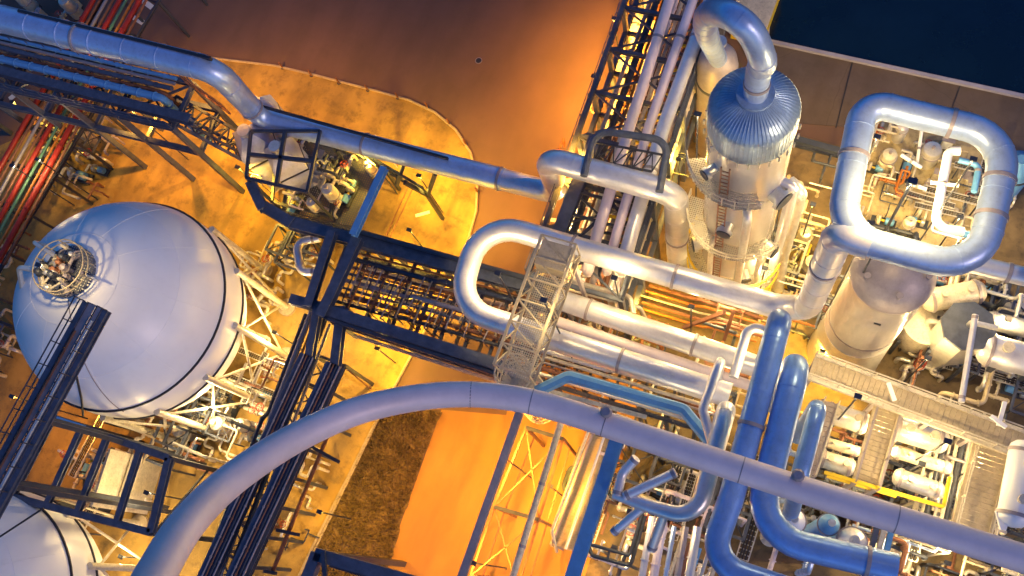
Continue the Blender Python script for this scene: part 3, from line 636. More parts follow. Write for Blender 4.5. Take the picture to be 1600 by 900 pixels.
for i in range(26):     # rungs and small gear on the right side of rack F
    f = i/25; q = P(1078-f*120, 60+f*320, 11)
    tag(MB().bar(q-Vector((1.1, .1, 0)), q+Vector((.9, .1, 0)), .16, .3).build('rung', ['navyd', 'yellow', 'mauve'][i % 3]), ['black', 'yellow', 'grey'][i % 3]+' rung between the pipes of the tall rack', 'rung', ['black', 'yellow', 'grey'][i % 3]+' rungs on the tall rack')
# wrapped bundles left of rack F
for (x, y, wd, L, lb) in [(1008, 25, 30, 4.5, 'pale wrapped drum at the top edge left of the tall rack'), (995, 75, 36, 5.5, 'pale wrapped drum in the middle left of the tall rack'), (983, 128, 24, 3, 'small pale wrapped drum lowest left of the tall rack')]:
    q = P(x, y, 5); r = W(x, y, 5, wd); t = thing('wrapped_drum', lb, 'drum', q-UP*2)
    ax = Vector((.05, 1, .0)); MB().lathe([(r*.3, -L/2-r*.3), (r*.75, -L/2-.1), (r, -L/2+.3), (r*.96, 0), (r, L/2-.3), (r*.75, L/2+.1), (r*.3, L/2+r*.3)], q, 20, ax).build('shell', 'cream', t)
    for k in (-.3, .3): MB().lathe([(r*1.04, L*k-.08), (r*1.04, L*k+.08)], q, 20, ax).build('strap', 'navyd', t); MB().box(q+ax*L*k-UP*r*1.1, (r*1.8, .3, r)).build('saddle', 'navyd', t)
    MB().box(q-UP*(r*1.6+1.6), (r*2.4, L+1, .2)).build('platform', 'navyd', t)
pl = None

# ------------------------------------------------------------------ spheres
def sphere_tank(px, py, label, capseed):
    Rr, zc = 8.6, 10.5; q = P(px, py, zc); t = thing('spherical_tank', label, 'storage tank', ground_of(q, .1))
    OFF = P(108, 424, zc+Rr)-(P(211, 484, zc)+UP*Rr); OFF.z = 0
    s = MB(); s.lathe([(Rr*math.sin(R(a)), -Rr*math.cos(R(a))) for a in range(1, 180, 4)]+[(.02, Rr)], q, 72); sh = s.build('shell', 'white', t)
    for la, w_ in ((11, .10), (-9, .09)):
        rr = Rr*math.cos(R(la)); MB().tube([q+Vector((rr*1.006*math.cos(a*R(5)), rr*1.006*math.sin(a*R(5)), Rr*math.sin(R(la)))) for a in range(73)], w_, 0, 8, caps=False).build('ring_band', 'black', t)
    # seam line
    pr = []
    for k in range(0, 15):
        th = R(12+k*5); az = R(-62); pr.append(q+Rr*1.002*Vector((math.sin(th)*math.cos(az), math.sin(th)*math.sin(az), math.cos(th))))
    MB().tube(pr, .035, 0, 6).build('weld_seam', 'mauve', t)
    n = 12
    for k in range(n):
        a = 2*math.pi*(k+.35)/n; d = Vector((math.cos(a), math.sin(a), 0)); b = ground_of(q, .1)+d*(Rr+.15)
        MB().tube([b, b+UP*(zc-.3)], .27, 0, 12).build('leg', 'cream', t)
        MB().lathe([(.8, 0), (.8, .35), (.5, .45)], b, 14).build('footing', 'kerb', t)
    br = MB()
    for k in range(n):
        a0, a1 = [2*math.pi*(k+j+.35)/n for j in (0, 1)]
        b0, b1 = [ground_of(q, .1)+Vector((math.cos(a), math.sin(a), 0))*(Rr+.15) for a in (a0, a1)]
        br.tube([b0+UP*1, b1+UP*9], .11, 0, 8); br.tube([b1+UP*1, b0+UP*9], .11, 0, 8)
    br.build('cross_bracing', 'cream', t)
    top = q+UP*(Rr-.12)+OFF; r2 = random.Random(capseed)
    pf = MB().lathe([(1.95, -.2), (1.95, .25)], top, 24).build('crown_platform', 'grate', t)
    rl = MB()
    for h in (.6, 1.2): rl.tube([top+Vector((1.95*math.cos(a*R(15)), 1.95*math.sin(a*R(15)), .2+h)) for a in range(25)], .05, 0, 6)
    for a in range(12): rl.bar(top+Vector((1.95*math.cos(a*R(30)), 1.95*math.sin(a*R(30)), .2)), top+Vector((1.95*math.cos(a*R(30)), 1.95*math.sin(a*R(30)), 1.4)), .07)
    rl.build('handrail', 'gal', t)
    for k in range(26):
        a = r2.uniform(0, 6.28); rr = r2.uniform(.2, 1.85); o = top+Vector((rr*math.cos(a), rr*math.sin(a), .2)); h = r2.uniform(.4, 1.5); g = r2.uniform(.09, .2)
        v = MB().lathe([(g, 0), (g, h*.6), (g*1.8, h*.6), (g*1.8, h*.6+.08), (g*1.2, h*.62), (g*1.3, h), (g*.5, h+.12)], o, 12).build('relief_valve', ['stain', 'mauve', 'cream', 'navyd', 'rust'][k % 5], t)
        b_ = r2.uniform(0, 6.28); dv = Vector((math.cos(b_), math.sin(b_), 0))
        MB().tube([o+UP*h*.5, o+UP*h*.5+dv*r2.uniform(.5, 1.2), o+UP*h*.1+dv*1.2], g*.7, .2, 8).build('outlet_stub', ['mauve', 'stain', 'cream'][k % 3], v)
    sm_ = MB()
    for k in range(10):
        a = 2*math.pi*k/10+.2; sm_.tube([q+Rr*1.0005*Vector((math.sin(R(th))*math.cos(a), math.sin(R(th))*math.sin(a), math.cos(R(th)))) for th in range(24, 76, 4)], .022, 0, 5)
    for la in (66, 38): sm_.tube([q+Rr*1.0005*Vector((math.cos(R(la))*math.cos(R(b*5)), math.cos(R(la))*math.sin(R(b*5)), math.sin(R(la)))) for b in range(73)], .022, 0, 5, caps=False)
    sm_.build('plate_seams', 'white', t)
    pc = MB(); pc.tube([top+UP*.9+Vector((-1, .6, 0)), top+UP*.9+Vector((-3.2, 1.0, 0)), top+Vector((-4.2, 1.4, -1.5))], .16, .4, 8)
    pc.tube([top+UP*.6+Vector((-1, -.6, 0)), top+UP*.6+Vector((-3.6, -1.0, 0)), top+Vector((-4.6, -2.4, -2))], .2, .6, 8); pc.build('vent_line', 'stain', t)
    return q
q1 = sphere_tank(211, 484, 'white spherical tank fully in view at the left', 3)
q2 = sphere_tank(-30, 948, 'white spherical tank cut off by the lower left corner', 5)
lamp(62, 415, 23, 260, WRM, 'small warm floodlight over the sphere crown valves', zb=20)

# catwalk between sphere crowns
ca, cb = P(150, 478, 21.6), P(-45, 835, 21.6)
t = thing('catwalk', 'dark grated catwalk bridging from the white sphere to the lower left', 'catwalk', ca)
d = (cb-ca).normalized(); s = Vector((-d.y, d.x, 0))
MB().poly([ca-s*.62, cb-s*.62, cb-s*.05, ca-s*.05], .06).poly([ca+s*.05, cb+s*.05, cb+s*.62, ca+s*.62], .06).build('deck', 'mauve', t)
for k in (-1, 1):
    MB().ibeam(ca+s*k*.85-UP*.15, cb+s*k*.85-UP*.15, .42, .5).build('stringer', 'navy', t)
    r_ = MB(); L = (cb-ca).length; n = int(L/1.6)
    for j in (.55, 1.1): r_.bar(ca+s*k*.95+UP*j, cb+s*k*.95+UP*j, .07)
    for j in range(n+1): r_.bar(ca+s*k*.95+d*(L*j/n), ca+s*k*.95+d*(L*j/n)+UP*1.1, .07)
    r_.build('handrail', 'navyd', t)
cr_ = MB()
for j in range(24): q = ca+d*((cb-ca).length*j/23); cr_.bar(q-s*.8-UP*.12, q+s*.8-UP*.12, .1, .2)
cr_.build('joist', 'navy', t)
for f in (.5, .78): 
    q = ca+(cb-ca)*f
    for k in (-1, 1): MB().bar(q+s*k*.7-UP*.3, ground_of(q+s*k*.7, .1), .3).build('post', 'navyd', t)
pipe('slim lavender pipe following the catwalk', [ca+s*.4+UP*.2+d*1, cb+s*.4+UP*.2], .12, 0, 'clad', seam=0, seg=8)
pipe('slim copper pipe following the catwalk', [ca-s*.35+UP*.2+d*2, cb-s*.35+UP*.2], .08, 0, 'rust', seam=0, seg=8)
tag(MB().tube(pts([(118, 580, 19), (127, 622, 14), (130, 650, 12)]), .09, .5, 6).build('cable', 'black'), 'black cable hanging from the catwalk over the sphere', 'cable')
tag(MB().tube(pts([(68, 794, 20), (-10, 845, 20.5)]), .07, 0, 6).build('cable', 'black'), 'black cable over the lower left sphere', 'cable')

# frame O, lower left
zO = 12.5
t = thing('roof_frame', 'dark open steel frame over the cabinets at the lower left', 'steel frame', ground_of(P(150, 740, zO), .1))
OA = [(82, 652), (265, 716), (236, 832), (18, 776)]
oc = pts([(x, y, zO) for x, y in OA])
for i in range(4): MB().ibeam(oc[i], oc[(i+1) % 4], .5, .5).build('beam', 'navy', t); MB().bar(oc[i], ground_of(oc[i], .1), .35).build('column', 'navyd', t)
for f in (.26, .48, .76):
    MB().ibeam(oc[0]+(oc[1]-oc[0])*f, oc[3]+(oc[2]-oc[3])*f, .42, .45).build('beam', 'navy', t)
x_ = MB(); x_.bar(oc[0]-UP*.6, oc[0]+(oc[1]-oc[0])*.26-UP*6, .12); x_.bar(oc[2]-UP*.4, oc[1]-UP*6, .14); x_.build('brace', 'navyd', t)
for (x, y, sx, sy, sz, lb) in [(186, 722, 1.5, 1.7, 3, 'upper white cabinet inside the open frame'), (172, 764, 1.7, 1.8, 3, 'lower white cabinet inside the open frame')]:
    q = P(x, y, 4); c = thing('cabinet', lb, 'cabinet', ground_of(q, .1)); MB().box(q-UP*1.9, (sx, sy, 3.8)).build('body', 'white', c)
    MB().box(q-UP*.0+UP*.06, (sx*1.1, sy*1.1, .1)).build('lid', 'cream', c)
    ln = MB()
    for k in range(5): ln.box(q+UP*.13+Vector((0, (k-2)*sy*.2, 0)), (sx*.9, .06, .04))
    ln.build('louvre', 'mauve', c)
tag(MB().bar(P(215, 712, 5), P(188, 798, 5), .75, .5).bar(P(215, 712, 4), P(188, 798, 4), .2, 8).build('duct_box', 'cream'), 'long cream duct box standing right of the cabinets', 'duct')
girder('short teal beam at the corner of the catwalk', P(90, 655, 13), P(130, 668, 13), .4, .4, 'blue')

# ------------------------------------------------------------------ tall column
ct = P(1180, 152, 29.6); cbz = ground_of(ct, .1); rV = W(1180, 152, 29, 136)
t = thing('distillation_column', 'tall silver column with a deep blue domed top', 'process column', cbz)
MB().lathe([(rV*1.08, 0), (rV*1.02, 3), (rV, 3.1), (rV, 12), (rV*1.01, 12.02), (rV*1.01, 12.3), (rV, 12.32), (rV, 20), (rV*1.01, 20.02), (rV*1.01, 20.3), (rV, 20.32), (rV, 26.5)], cbz, 56).build('shell', 'vessel', t)
MB().lathe([(rV*1.0, 26.3), (rV*1.015, 26.4), (rV*1.015, 28.4), (rV*.97, 28.75), (rV*.7, 29.25), (rV*.35, 29.6), (rV*.2, 29.7)], cbz, 56).build('domed_head', 'cladd', t)
MB().lathe([(.85, 0), (.85, .7), (1.0, .7), (1.0, .9)], ct-UP*.5, 24).build('top_nozzle', 'cladd', t)
rb = MB()
for j in range(64):
    a = j*2*math.pi/64; e = Vector((math.cos(a), math.sin(a), 0)); rb.tube([cbz+e*(rV*1.015)+UP*26.5, cbz+e*(rV*1.015)+UP*28.4, cbz+e*(rV*.97)+UP*28.76, cbz+e*(rV*.7)+UP*29.28, cbz+e*(rV*.4)+UP*29.56], .026, 0, 5)
rb.build('radial_rib', 'cladd', t)
hd = MB()
for j in range(28): a = j*2*math.pi/28; hd.bar(cbz+Vector((rV*1.08*math.cos(a), rV*1.08*math.sin(a), 26.2)), cbz+Vector((rV*1.08*math.cos(a), rV*1.08*math.sin(a), 26.7)), .1)
hd.build('lagging_clip', 'cream', t)
for z, a0, a1 in ((22.5, 200, 300), (13.5, 175, 330), (6.5, 160, 350), (3.6, 180, 360)):
    pp = MB(); rr_ = MB(); n = 16; i_ = []; o_ = []
    for j in range(n+1):
        a = R(a0+(a1-a0)*j/n); dd = Vector((math.cos(a), math.sin(a), 0)); i_.append(cbz+dd*(rV+.05)+UP*z); o_.append(cbz+dd*(rV+1.15)+UP*z)
    for j in range(n): pp.poly([i_[j], i_[j+1], o_[j+1], o_[j]], .08)
    pp.build('ring_platform', 'gratel', t)
    for h in (.55, 1.1): rr_.tube([q+UP*h for q in o_], .05, 0, 6)
    for q in o_[::2]: rr_.bar(q, q+UP*1.1, .07)
    rr_.build('handrail', 'yellow' if z < 10 else 'cream', t)
    for j in (3, 12): MB().bar(i_[j]-UP*1.3, o_[j]-UP*.1, .14).build('bracket', 'mauve', t)
for a, z, r_ in ((-28, 20.8, .55), (-20, 11, .5), (-95, 17, .4), (-150, 9, .45), (-60, 8, .35), (-125, 24, .3)):
    dd = Vector((math.cos(R(a)), math.sin(R(a)), 0)); q = cbz+dd*(rV-.2)+UP*z
    nz = MB().lathe([(r_, 0), (r_, .7), (r_*1.35, .7), (r_*1.35, .95)], q, 18, dd).build('nozzle', 'stain', t); MB().lathe([(r_*1.2, .96), (r_*1.2, 1.05)], q, 18, dd).build('blind_cover', 'navyd', nz)
ld = MB()
for k in (-.25, .25): ld.bar(cbz+Vector((k-.6, -(rV+.35), 1)), cbz+Vector((k-.6, -(rV+.35), 26)), .08)
for j in range(50): ld.bar(cbz+Vector((-.85, -(rV+.35), 1+j*.5)), cbz+Vector((-.35, -(rV+.35), 1+j*.5)), .05)
ld.build('ladder', 'rust', t)
for (ang, z0, z1, r_, m) in ((-70, 2, 20, .28, 'stain'), (-110, 1, 14, .2, 'cream'), (-45, 1, 12, .22, 'cream'), (-10, 3, 21, .35, 'clad')):
    dd = Vector((math.cos(R(ang)), math.sin(R(ang)), 0)); q = cbz+dd*(rV+.7)
    MB().tube([q+UP*z0, q+UP*z1, cbz+dd*(rV-.1)+UP*z1], r_, .5, 10).build('downcomer', m, t)
# gooseneck
g1 = ct+UP*.2; 
pipe('thick blue gooseneck pipe arching off the top of the column', crom([g1, g1+UP*2.6, P(1192, 96, 35.6), P(1174, 52, 37.4), P(1140, 24, 37.8), P(1108, 22, 35.5), P(1104, 50, 29), P(1122, 92, 15)], 6), W(1190, 100, 34, 40), 0, 'cladb', seam=2.5, flanges=(.03,))
cq = P(1122, 92, 14); rQ = W(1122, 92, 14, 62)
t = thing('knockout_drum', 'dark mauve drum tucked under the gooseneck pipe', 'drum', ground_of(cq, .1))
MB().lathe([(rQ, 0), (rQ, 13), (rQ*.9, 14), (rQ*.6, 14.9), (rQ*.2, 15.2)], ground_of(cq, .1), 36).build('shell', 'mauve', t)
MB().lathe([(rQ*1.03, 11), (rQ*1.03, 11.3)], ground_of(cq, .1), 36).build('ring_band', 'navyd', t)
MB().lathe([(.4, 15), (.4, 16), (.55, 16), (.55, 16.2)], ground_of(cq, .1), 16).build('nozzle', 'stain', t)
pipe('pale vertical pipe hugging the right of the tall column', [P(1232, 285, 18), P(1250, 300, 18), ground_of(P(1250, 300, 18), 6), P(1215, 450, 2)], .5, .9, 'stain', seam=2)

# ------------------------------------------------------------------ stout tower, hopper and friends
tt = P(1402, 418, 20.5); tb0 = ground_of(tt, .1); rT = W(1402, 418, 20, 118)
t = thing('stout_tower', 'stout tower with mauve band glowing yellow at its foot', 'process tower', tb0)
MB().lathe([(rT*1.15, 0), (rT*1.1, 2), (rT*1.03, 8)], tb0, 48).build('skirt', 'stain', t)
MB().lathe([(rT*1.03, 8), (rT, 8.1), (rT, 19)], tb0, 48).build('shell', 'vessel', t)
MB().lathe([(rT*1.02, 18.9), (rT*1.02, 19.3), (rT*.85, 20), (rT*.5, 20.7), (rT*.1, 20.9)], tb0, 48).build('head', 'mauve', t)
MB().lathe([(rT*1.015, 9.8), (rT*1.015, 10)], tb0, 48).build('ring_band', 'mauve', t)
for k in range(5):
    a = R(k*72); q = tb0+Vector((math.cos(a)*rT*.75, math.sin(a)*rT*.75, 20)); MB().lathe([(.12, 0), (.12, .5), (.2, .5), (.2, .6)], q, 12).build('nozzle', 'mauve', t)
dd = Vector((math.cos(R(-85)), math.sin(R(-85)), 0)); MB().box(tb0+dd*(rT+.02)+UP*16.5, (.4, .12, .15)).build('name_plate', 'black', t)
for kk, (x, y, z, wt, lb, mm) in enumerate([(1514, 508, 10, 72, 'hopper vessel with a navy eight sided lid', 'navy'), (1448, 505, 6, 60, 'squat cream vessel left of the hopper lid', 'cream'), (1420, 455, 7, 46, 'short cream vessel behind the stout tower', 'cream')]):
    q = P(x, y, z); b = ground_of(q, .1); r = W(x, y, z, wt); t = thing('hopper_vessel', lb, 'vessel', b)
    MB().lathe([(r*.55, 0), (r*.9, z*.45), (r, z*.5), (r, z-.5)], b, 8 if kk == 0 else 32).build('body', 'cream' if kk != 0 else 'stain', t)
    MB().lathe([(r*1.04, z-.5), (r*1.04, z-.2), (r*.3, z)], b, 8 if kk == 0 else 32).build('lid', mm, t)
    MB().tube([q-Vector((0, 0, .2)), q+UP*.7, q+UP*.7+Vector((1.6, .1, 0))], .2, .3, 8).build('inlet_pipe', 'stain', t)
    for k in range(4): a = R(45+k*90); MB().bar(b+Vector((math.cos(a)*r*1.1, math.sin(a)*r*1.1, 0)), b+Vector((math.cos(a)*r*1.1, math.sin(a)*r*1.1, z*.6)), .22).build('leg', 'navyd', t)
def hdrum(label, a, b, z, wpx, m='stain', name='heat_exchanger', cat='heat exchanger', zb=.1, group=None):
    A, B = P(*a, z), P(*b, z); r = W(*a, z, wpx); d = (B-A); L = d.length; d.normalize(); t = thing(name, label, cat, ground_of((A+B)/2, zb), group)
    MB().lathe([(r*.2, -r*.5), (r*.65, -r*.38), (r*.92, -r*.12), (r, .1), (r, L-.1), (r*.92, L+r*.12), (r*.65, L+r*.38), (r*.2, L+r*.5)], A, 28, d).build('shell', m, t)
    for f in (.06, .94): MB().lathe([(r*1.1, L*f-.1), (r*1.1, L*f+.1)], A, 28, d).build('flange', 'mauve', t)
    s = Vector((-d.y, d.x, 0))
    for f in (.25, .75):
        q = A+d*L*f; MB().bar(q-UP*r*.6, ground_of(q, z-r-1.2), r*1.5, .35).build('saddle', 'navyd', t)
        MB().tube([q+UP*r*.9, q+UP*(r+.5)], r*.22, 0, 10).lathe([(r*.34, r+.42), (r*.34, r+.6)], q, 12).build('nozzle', 'cream', t)
    return t
hdrum('upper left exchanger drum below the long deck', (1292, 644), (1352, 662), 11, 32)
hdrum('middle left exchanger drum below the long deck', (1288, 690), (1340, 706), 10, 16, 'cream')
hdrum('lower left exchanger drum by the yellow beam', (1283, 716), (1330, 731), 10, 26)
hdrum('largest exchanger drum with a domed right end', (1398, 668), (1472, 690), 12, 36)
hdrum('slim exchanger drum below the largest drum', (1398, 706), (1482, 732), 11, 18, 'cream')
hdrum('lowest exchanger drum beside the yellow beam', (1402, 745), (1468, 768), 10.5, 26)
hdrum('white drum standing out at the right edge above the arched duct', (1602, 700), (1582, 812), 17, 40, 'white', 'storage_drum', 'drum')
hdrum('shiny drum at the right edge beside the hopper', (1540, 545), (1640, 572), 9, 46, 'clad', 'storage_drum', 'drum')
hdrum('smaller shiny drum at the right edge above the hopper', (1545, 500), (1640, 522), 8, 26, 'stain', 'storage_drum', 'drum')
hdrum('dull drum behind the stout tower near the exit pipe', (1450, 470), (1530, 455), 7, 34, 'cream', 'storage_drum', 'drum')
def deck(label, a, b, z, w, m='cream', rail='cream', name='access_deck', legs=True, zb=.1, dm=None):
    A, B = P(*a, z), P(*b, z); d = (B-A); L = d.length; d.normalize(); s = Vector((-d.y, d.x, 0))*w/2; t = thing(name, label, 'walkway', A)
    dk = MB(); nk = int(L/.32)
    for j in range(nk): dk.poly([A+d*L*(j+.05)/nk-s, A+d*L*(j+.97)/nk-s, A+d*L*(j+.97)/nk+s, A+d*L*(j+.05)/nk+s], .1)
    dk.poly([A-s*.9-UP*.13, B-s*.9-UP*.13, B-s*.8-UP*.13, A-s*.8-UP*.13], .1).poly([A+s*.8-UP*.13, B+s*.8-UP*.13, B+s*.9-UP*.13, A+s*.9-UP*.13], .1)
    dk.build('deck', dm or m, t)
    for k in (-1, 1):
        MB().bar(A+s*k*1.04-UP*.06, B+s*k*1.04-UP*.06, .22, .4).build('edge_beam', m, t)
        r = MB(); n = max(3, int(L/1.7))
        for j in (.55, 1.1): r.bar(A+s*k+UP*j, B+s*k+UP*j, .07)
        for j in range(n+1): r.bar(A+s*k+d*L*j/n, A+s*k+d*L*j/n+UP*1.1, .07)
        r.build('handrail', rail, t)
    if legs:
        n = max(1, int(L/7))
        for j in range(n+1):
            q = A+d*L*(j+.02)/(n+.04)
            for k in (-1, 1): MB().bar(q+s*k*.9-UP*.2, ground_of(q+s*k*.9, zb), .28).build('post', 'mauve', t)
    return t
deck('long pale deck running right from the blue pipes to the right edge', (1268, 572), (1660, 718), 15, 1.5, 'cream', 'cream', dm='gal')
deck('cross deck between the two groups of exchanger drums', (1392, 622), (1352, 760), 13.5, 1.4, 'gal', 'mauve')
deck('right cross deck beyond the exchanger drums', (1556, 680), (1515, 840), 13.5, 2.0, 'gal', 'cream')
deck('narrow deck along the left of the exchanger drums', (1298, 628), (1262, 740), 12, .9, 'mauve', 'cream')
girder('bright yellow beam under the exchanger drums', P(1288, 738, 14), P(1474, 792, 14), .2, .3, 'yellow')
girder('second short yellow beam beside the yellow beam', P(1292, 744, 12.4), P(1400, 776, 12.4), .16, .25, 'yellow')
girder('upright yellow post at the right end of the yellow beam', P(1474, 792, 13.6), P(1484, 745, 13.6), .16, .3, 'yellow')
pipe('slender lavender pole slanting down from the hopper lid', pts([(1524, 492, 17), (1502, 628, 17)]), W(1510, 560, 17, 9), 0, 'clad', seam=0, seg=10, flanges=(.03, .95))
for lb, a, b, z in [('short white strut on the long deck', (1388, 598), (1398, 626), 16.5), ('white strut at the right end of the long deck', (1570, 628), (1560, 665), 16.5), ('slanting white strut meeting the right strut', (1548, 650), (1572, 668), 16.7), ('white V strut left arm by the white drum', (1558, 798), (1566, 828), 17), ('white V strut right arm by the white drum', (1578, 798), (1568, 828), 17)]:
    tag(MB().bar(P(*a, z), P(*b, z), .22).build('strut', 'white'), lb, 'strut')
rack('pale rack carrying small pipes right of the exchangers', P(1500, 640, 8), P(1450, 850, 8), 2.6, [8], 4, 'cream', .25)
bundle(P(1500, 640, 8), P(1450, 850, 8), 2.2, 8.3, 6, [.12, .2, .1], ['cream', 'navyd', 'stain'], 'pipe on the pale rack right of the exchangers', 'pipes on the pale rack')

# ------------------------------------------------------------------ lattice gallery, blue brackets, scaffold
ga, gb = P(880, 392, 18.5), P(808, 590, 18.5); d = (gb-ga).normalized(); s = Vector((-d.y, d.x, 0)); L = (gb-ga).length
t = thing('lattice_gallery', 'pale lattice gallery crossing over the hairpin pipe', 'gallery', ga)
for k in (-1, 1):
    for h in (0, 2.1): MB().bar(ga+s*k*1.15+UP*h, gb+s*k*1.15+UP*h, .17).build('chord', 'gal', t)
lc = MB(); n = 6
for j in range(n):
    p, q = ga+d*L*j/n, ga+d*L*(j+1)/n
    for k in (-1, 1):
        lc.bar(p+s*k*1.15, p+s*k*1.15+UP*2.1, .09); lc.bar(p+s*k*1.15, q+s*k*1.15+UP*2.1, .08)
    lc.bar(p-s*1.15+UP*2.1, p+s*1.15+UP*2.1, .09); lc.bar(p-s*1.15+UP*2.1, q+s*1.15+UP*2.1, .07)
for k in (-1, 1): lc.bar(gb+s*k*1.15, gb+s*k*1.15+UP*2.1, .1)
lc.bar(gb-s*1.15+UP*2.1, gb+s*1.15+UP*2.1, .1); lc.build('lacing', 'gal', t)
MB().poly([ga-s*1.0, gb-s*1.0, gb+s*1.0, ga+s*1.0], .05).build('floor', 'gratel', t)
MB().box(ga+d*1.1+UP*1.3, (2.0, 1.7, 1.5), math.atan2(s.y, s.x)).build('end_cabin', 'gal', t)
for f in (.08, .95):
    q = ga+d*L*f
    for k in (-1, 1): MB().bar(q+s*k-UP*.1, ground_of(q+s*k, .1), .26).build('post', 'mauve', t)
sq = P(802, 582, 17); t = thing('spiral_cage', 'round cream cage at the lower end of the lattice gallery', 'cage', ground_of(sq, .1))
cg = MB()
for j in range(12): a = R(30*j); cg.bar(ground_of(sq, 5)+Vector((1.25*math.cos(a), 1.25*math.sin(a), 0)), ground_of(sq, 17)+Vector((1.25*math.cos(a), 1.25*math.sin(a), 0)), .07)
for z in range(5, 18, 1): cg.tube([ground_of(sq, z)+Vector((1.25*math.cos(R(20*k)), 1.25*math.sin(R(20*k)), 0)) for k in range(19)], .06, 0, 6)
cg.build('bars', 'cream', t)
MB().tube([ground_of(sq, .1), ground_of(sq, 17.3)], .18, 0, 10).build('centre_post', 'stain', t)
st = MB()
for j in range(46): a = R(j*24); z = 5+j*.26; st.bar(ground_of(sq, z), ground_of(sq, z)+Vector((1.15*math.cos(a), 1.15*math.sin(a), 0)), .34, .05)
st.build('treads', 'cream', t)

girder('bright blue column beam slanting down below the arched duct', P(968, 676, 22), P(885, 930, 22), .75, .8, 'blue')
tag(MB().tube(pts([(838, 612, 18), (888, 588, 18), (1068, 640, 18), (1118, 700, 18)]), .38, .6, 8).build('bracket_beam', 'blue'), 'bright blue bent beam behind the arched duct', 'beam')
girder('cream beam under the blue bent beam', P(862, 612, 16), P(1010, 652, 16), .25, .3, 'cream')
girder('cream beam lower under the blue bent beam', P(868, 622, 15), P(975, 655, 15), .3, .3, 'cream')
rack('dark rack under the hairpin lower leg', P(840, 560, 8), P(1140, 650, 8), 3.2, [8], 7, 'navyd', .25)
bundle(P(840, 560, 8.4), P(1120, 645, 8.4), 2.6, 8.4, 6, [.14, .22, .1], ['stain', 'rust', 'mauve', 'cream'], 'pipe on the dark rack below the hairpin', 'pipes on the dark rack below the hairpin')
bundle(P(1000, 455, 3), P(1200, 515, 3), 3.0, 2.5, 6, [.1, .14, .08], ['orange', 'rust', 'cream'], 'thin pipe low in the gap of the hairpin', 'low pipes in the hairpin gap')
for lb, a, b in [('slanting brown strut under the upper hairpin leg', (1132, 488), (1068, 512)), ('upright dark strut under the upper hairpin leg', (1146, 486), (1132, 530))]:
    tag(MB().bar(P(*a, 12), P(*b, 8), .25).build('strut', 'rust'), lb, 'strut')
girder('mauve beam slanting to the bottom edge beside the lane', P(812, 645, 14), P(715, 920, 14), .5, .5, 'mauve')
# orange scaffold right of the lane
t = thing('scaffold', 'rusty braced scaffold bay between the lane and the corrugated roof', 'scaffold', ground_of(P(800, 780, 9), .1))
sc = [[P(822, 668, 9), P(772, 792, 9), P(735, 900, 9)], [P(880, 686, 9), P(842, 812, 9), P(808, 920, 9)]]
for r_ in sc:
    for i, q in enumerate(r_):
        MB().bar(q, ground_of(q, .1), .2).build('standard', 'rust', t)
        if i: MB().bar(r_[i-1], q, .16).build('ledger', 'rust', t); MB().bar(r_[i-1]-UP*4, q-UP*4, .12).build('ledger', 'rust', t)
for i in range(3): MB().bar(sc[0][i], sc[1][i], .26).build('transom', 'navyd', t)
for i in range(2):
    MB().bar(sc[0][i], sc[1][i+1], .1).build('brace', 'rust', t); MB().bar(sc[1][i], sc[0][i+1], .1).build('brace', 'rust', t)
pipe('pale pink pipe running down the scaffold', pts([(876, 662, 11), (800, 905, 11), (790, 940, 11)]), W(840, 780, 11, 11), 0, 'cream', seam=2.5, flanges=(.35, .7))
pipe('thin pale conduit left of the corrugated roof', pts([(920, 672, 9), (862, 830, 9), (870, 862, 6)]), .12, .3, 'cream', seam=0, seg=8)
# corrugated roof
t = thing('corrugated_shelter', 'cream corrugated shelter roof left of the blue beam', 'shelter', ground_of(P(900, 770, 5), .1))
qa, qb, qc_, qd = P(928, 672, 6.4), P(975, 684, 6), P(918, 868, 6), P(862, 852, 6.4)
rf = MB(); n = 44
for j in range(n):
    f0, f1 = j/n, (j+.55)/n
    a0, a1 = qa+(qd-qa)*f0, qa+(qd-qa)*f1; b0, b1 = qb+(qc_-qb)*f0, qb+(qc_-qb)*f1
    rf.poly([a0+UP*.1, a1+UP*.1, b1+UP*.1, b0+UP*.1][::-1], .1)
rf.poly([qa, qd, qc_, qb], .05).build('roof_sheet', 'gal', t)
for q in (qa, qb, qc_, qd, (qa+qd)/2, (qb+qc_)/2): MB().bar(q-UP*.05, ground_of(q, .1), .18).build('post', 'mauve', t)
MB().tube([qa+UP*.3, qd+UP*.3], .14, 0, 8).build('gutter', 'mauve', t)
MB().tube([qa*.6+qb*.4+UP*.35, qd*.6+qc_*.4+UP*.35], .1, 0, 8).build('ridge_pipe', 'white', t)
# black handrail frame
t = thing('guard_barrier', 'rounded black frame with two small bays at the bottom', 'frame', P(940, 870, 12))
MB().tube(pts([(918, 848, 14), (925, 868, 14), (985, 884, 14), (1008, 806, 14)]), .13, .3, 8).build('outer_rail', 'navyd', t)
MB().tube(pts([(924, 851, 14.3), (984, 868, 14.3), (1004, 800, 14.3)]), .11, .2, 8).build('inner_rail', 'navyd', t)
MB().bar(P(953, 858, 14.2), P(949, 876, 14.2), .14).build('divider', 'navyd', t)
MB().bar(P(920, 850, 14), ground_of(P(920, 850, 14), .1), .2).build('post', 'navyd', t); MB().bar(P(985, 884, 14), ground_of(P(985, 884, 14), .1), .2).build('post', 'navyd', t)
bundle(P(1055, 815, 16), P(1030, 960, 16), 3.4, 16, 5, [.2, .28, .16], ['clad', 'duct', 'cladb', 'mauve'], 'pipe hanging down at the bottom below the manifold', 'pipes below the manifold', 0)
bundle(P(1095, 850, 12), P(1060, 960, 12), 3.0, 12, 5, [.14, .2, .16], ['cream', 'rust', 'blue', 'stain'], 'lower pipe below the manifold at the bottom edge', 'lower pipes below the manifold', 0)
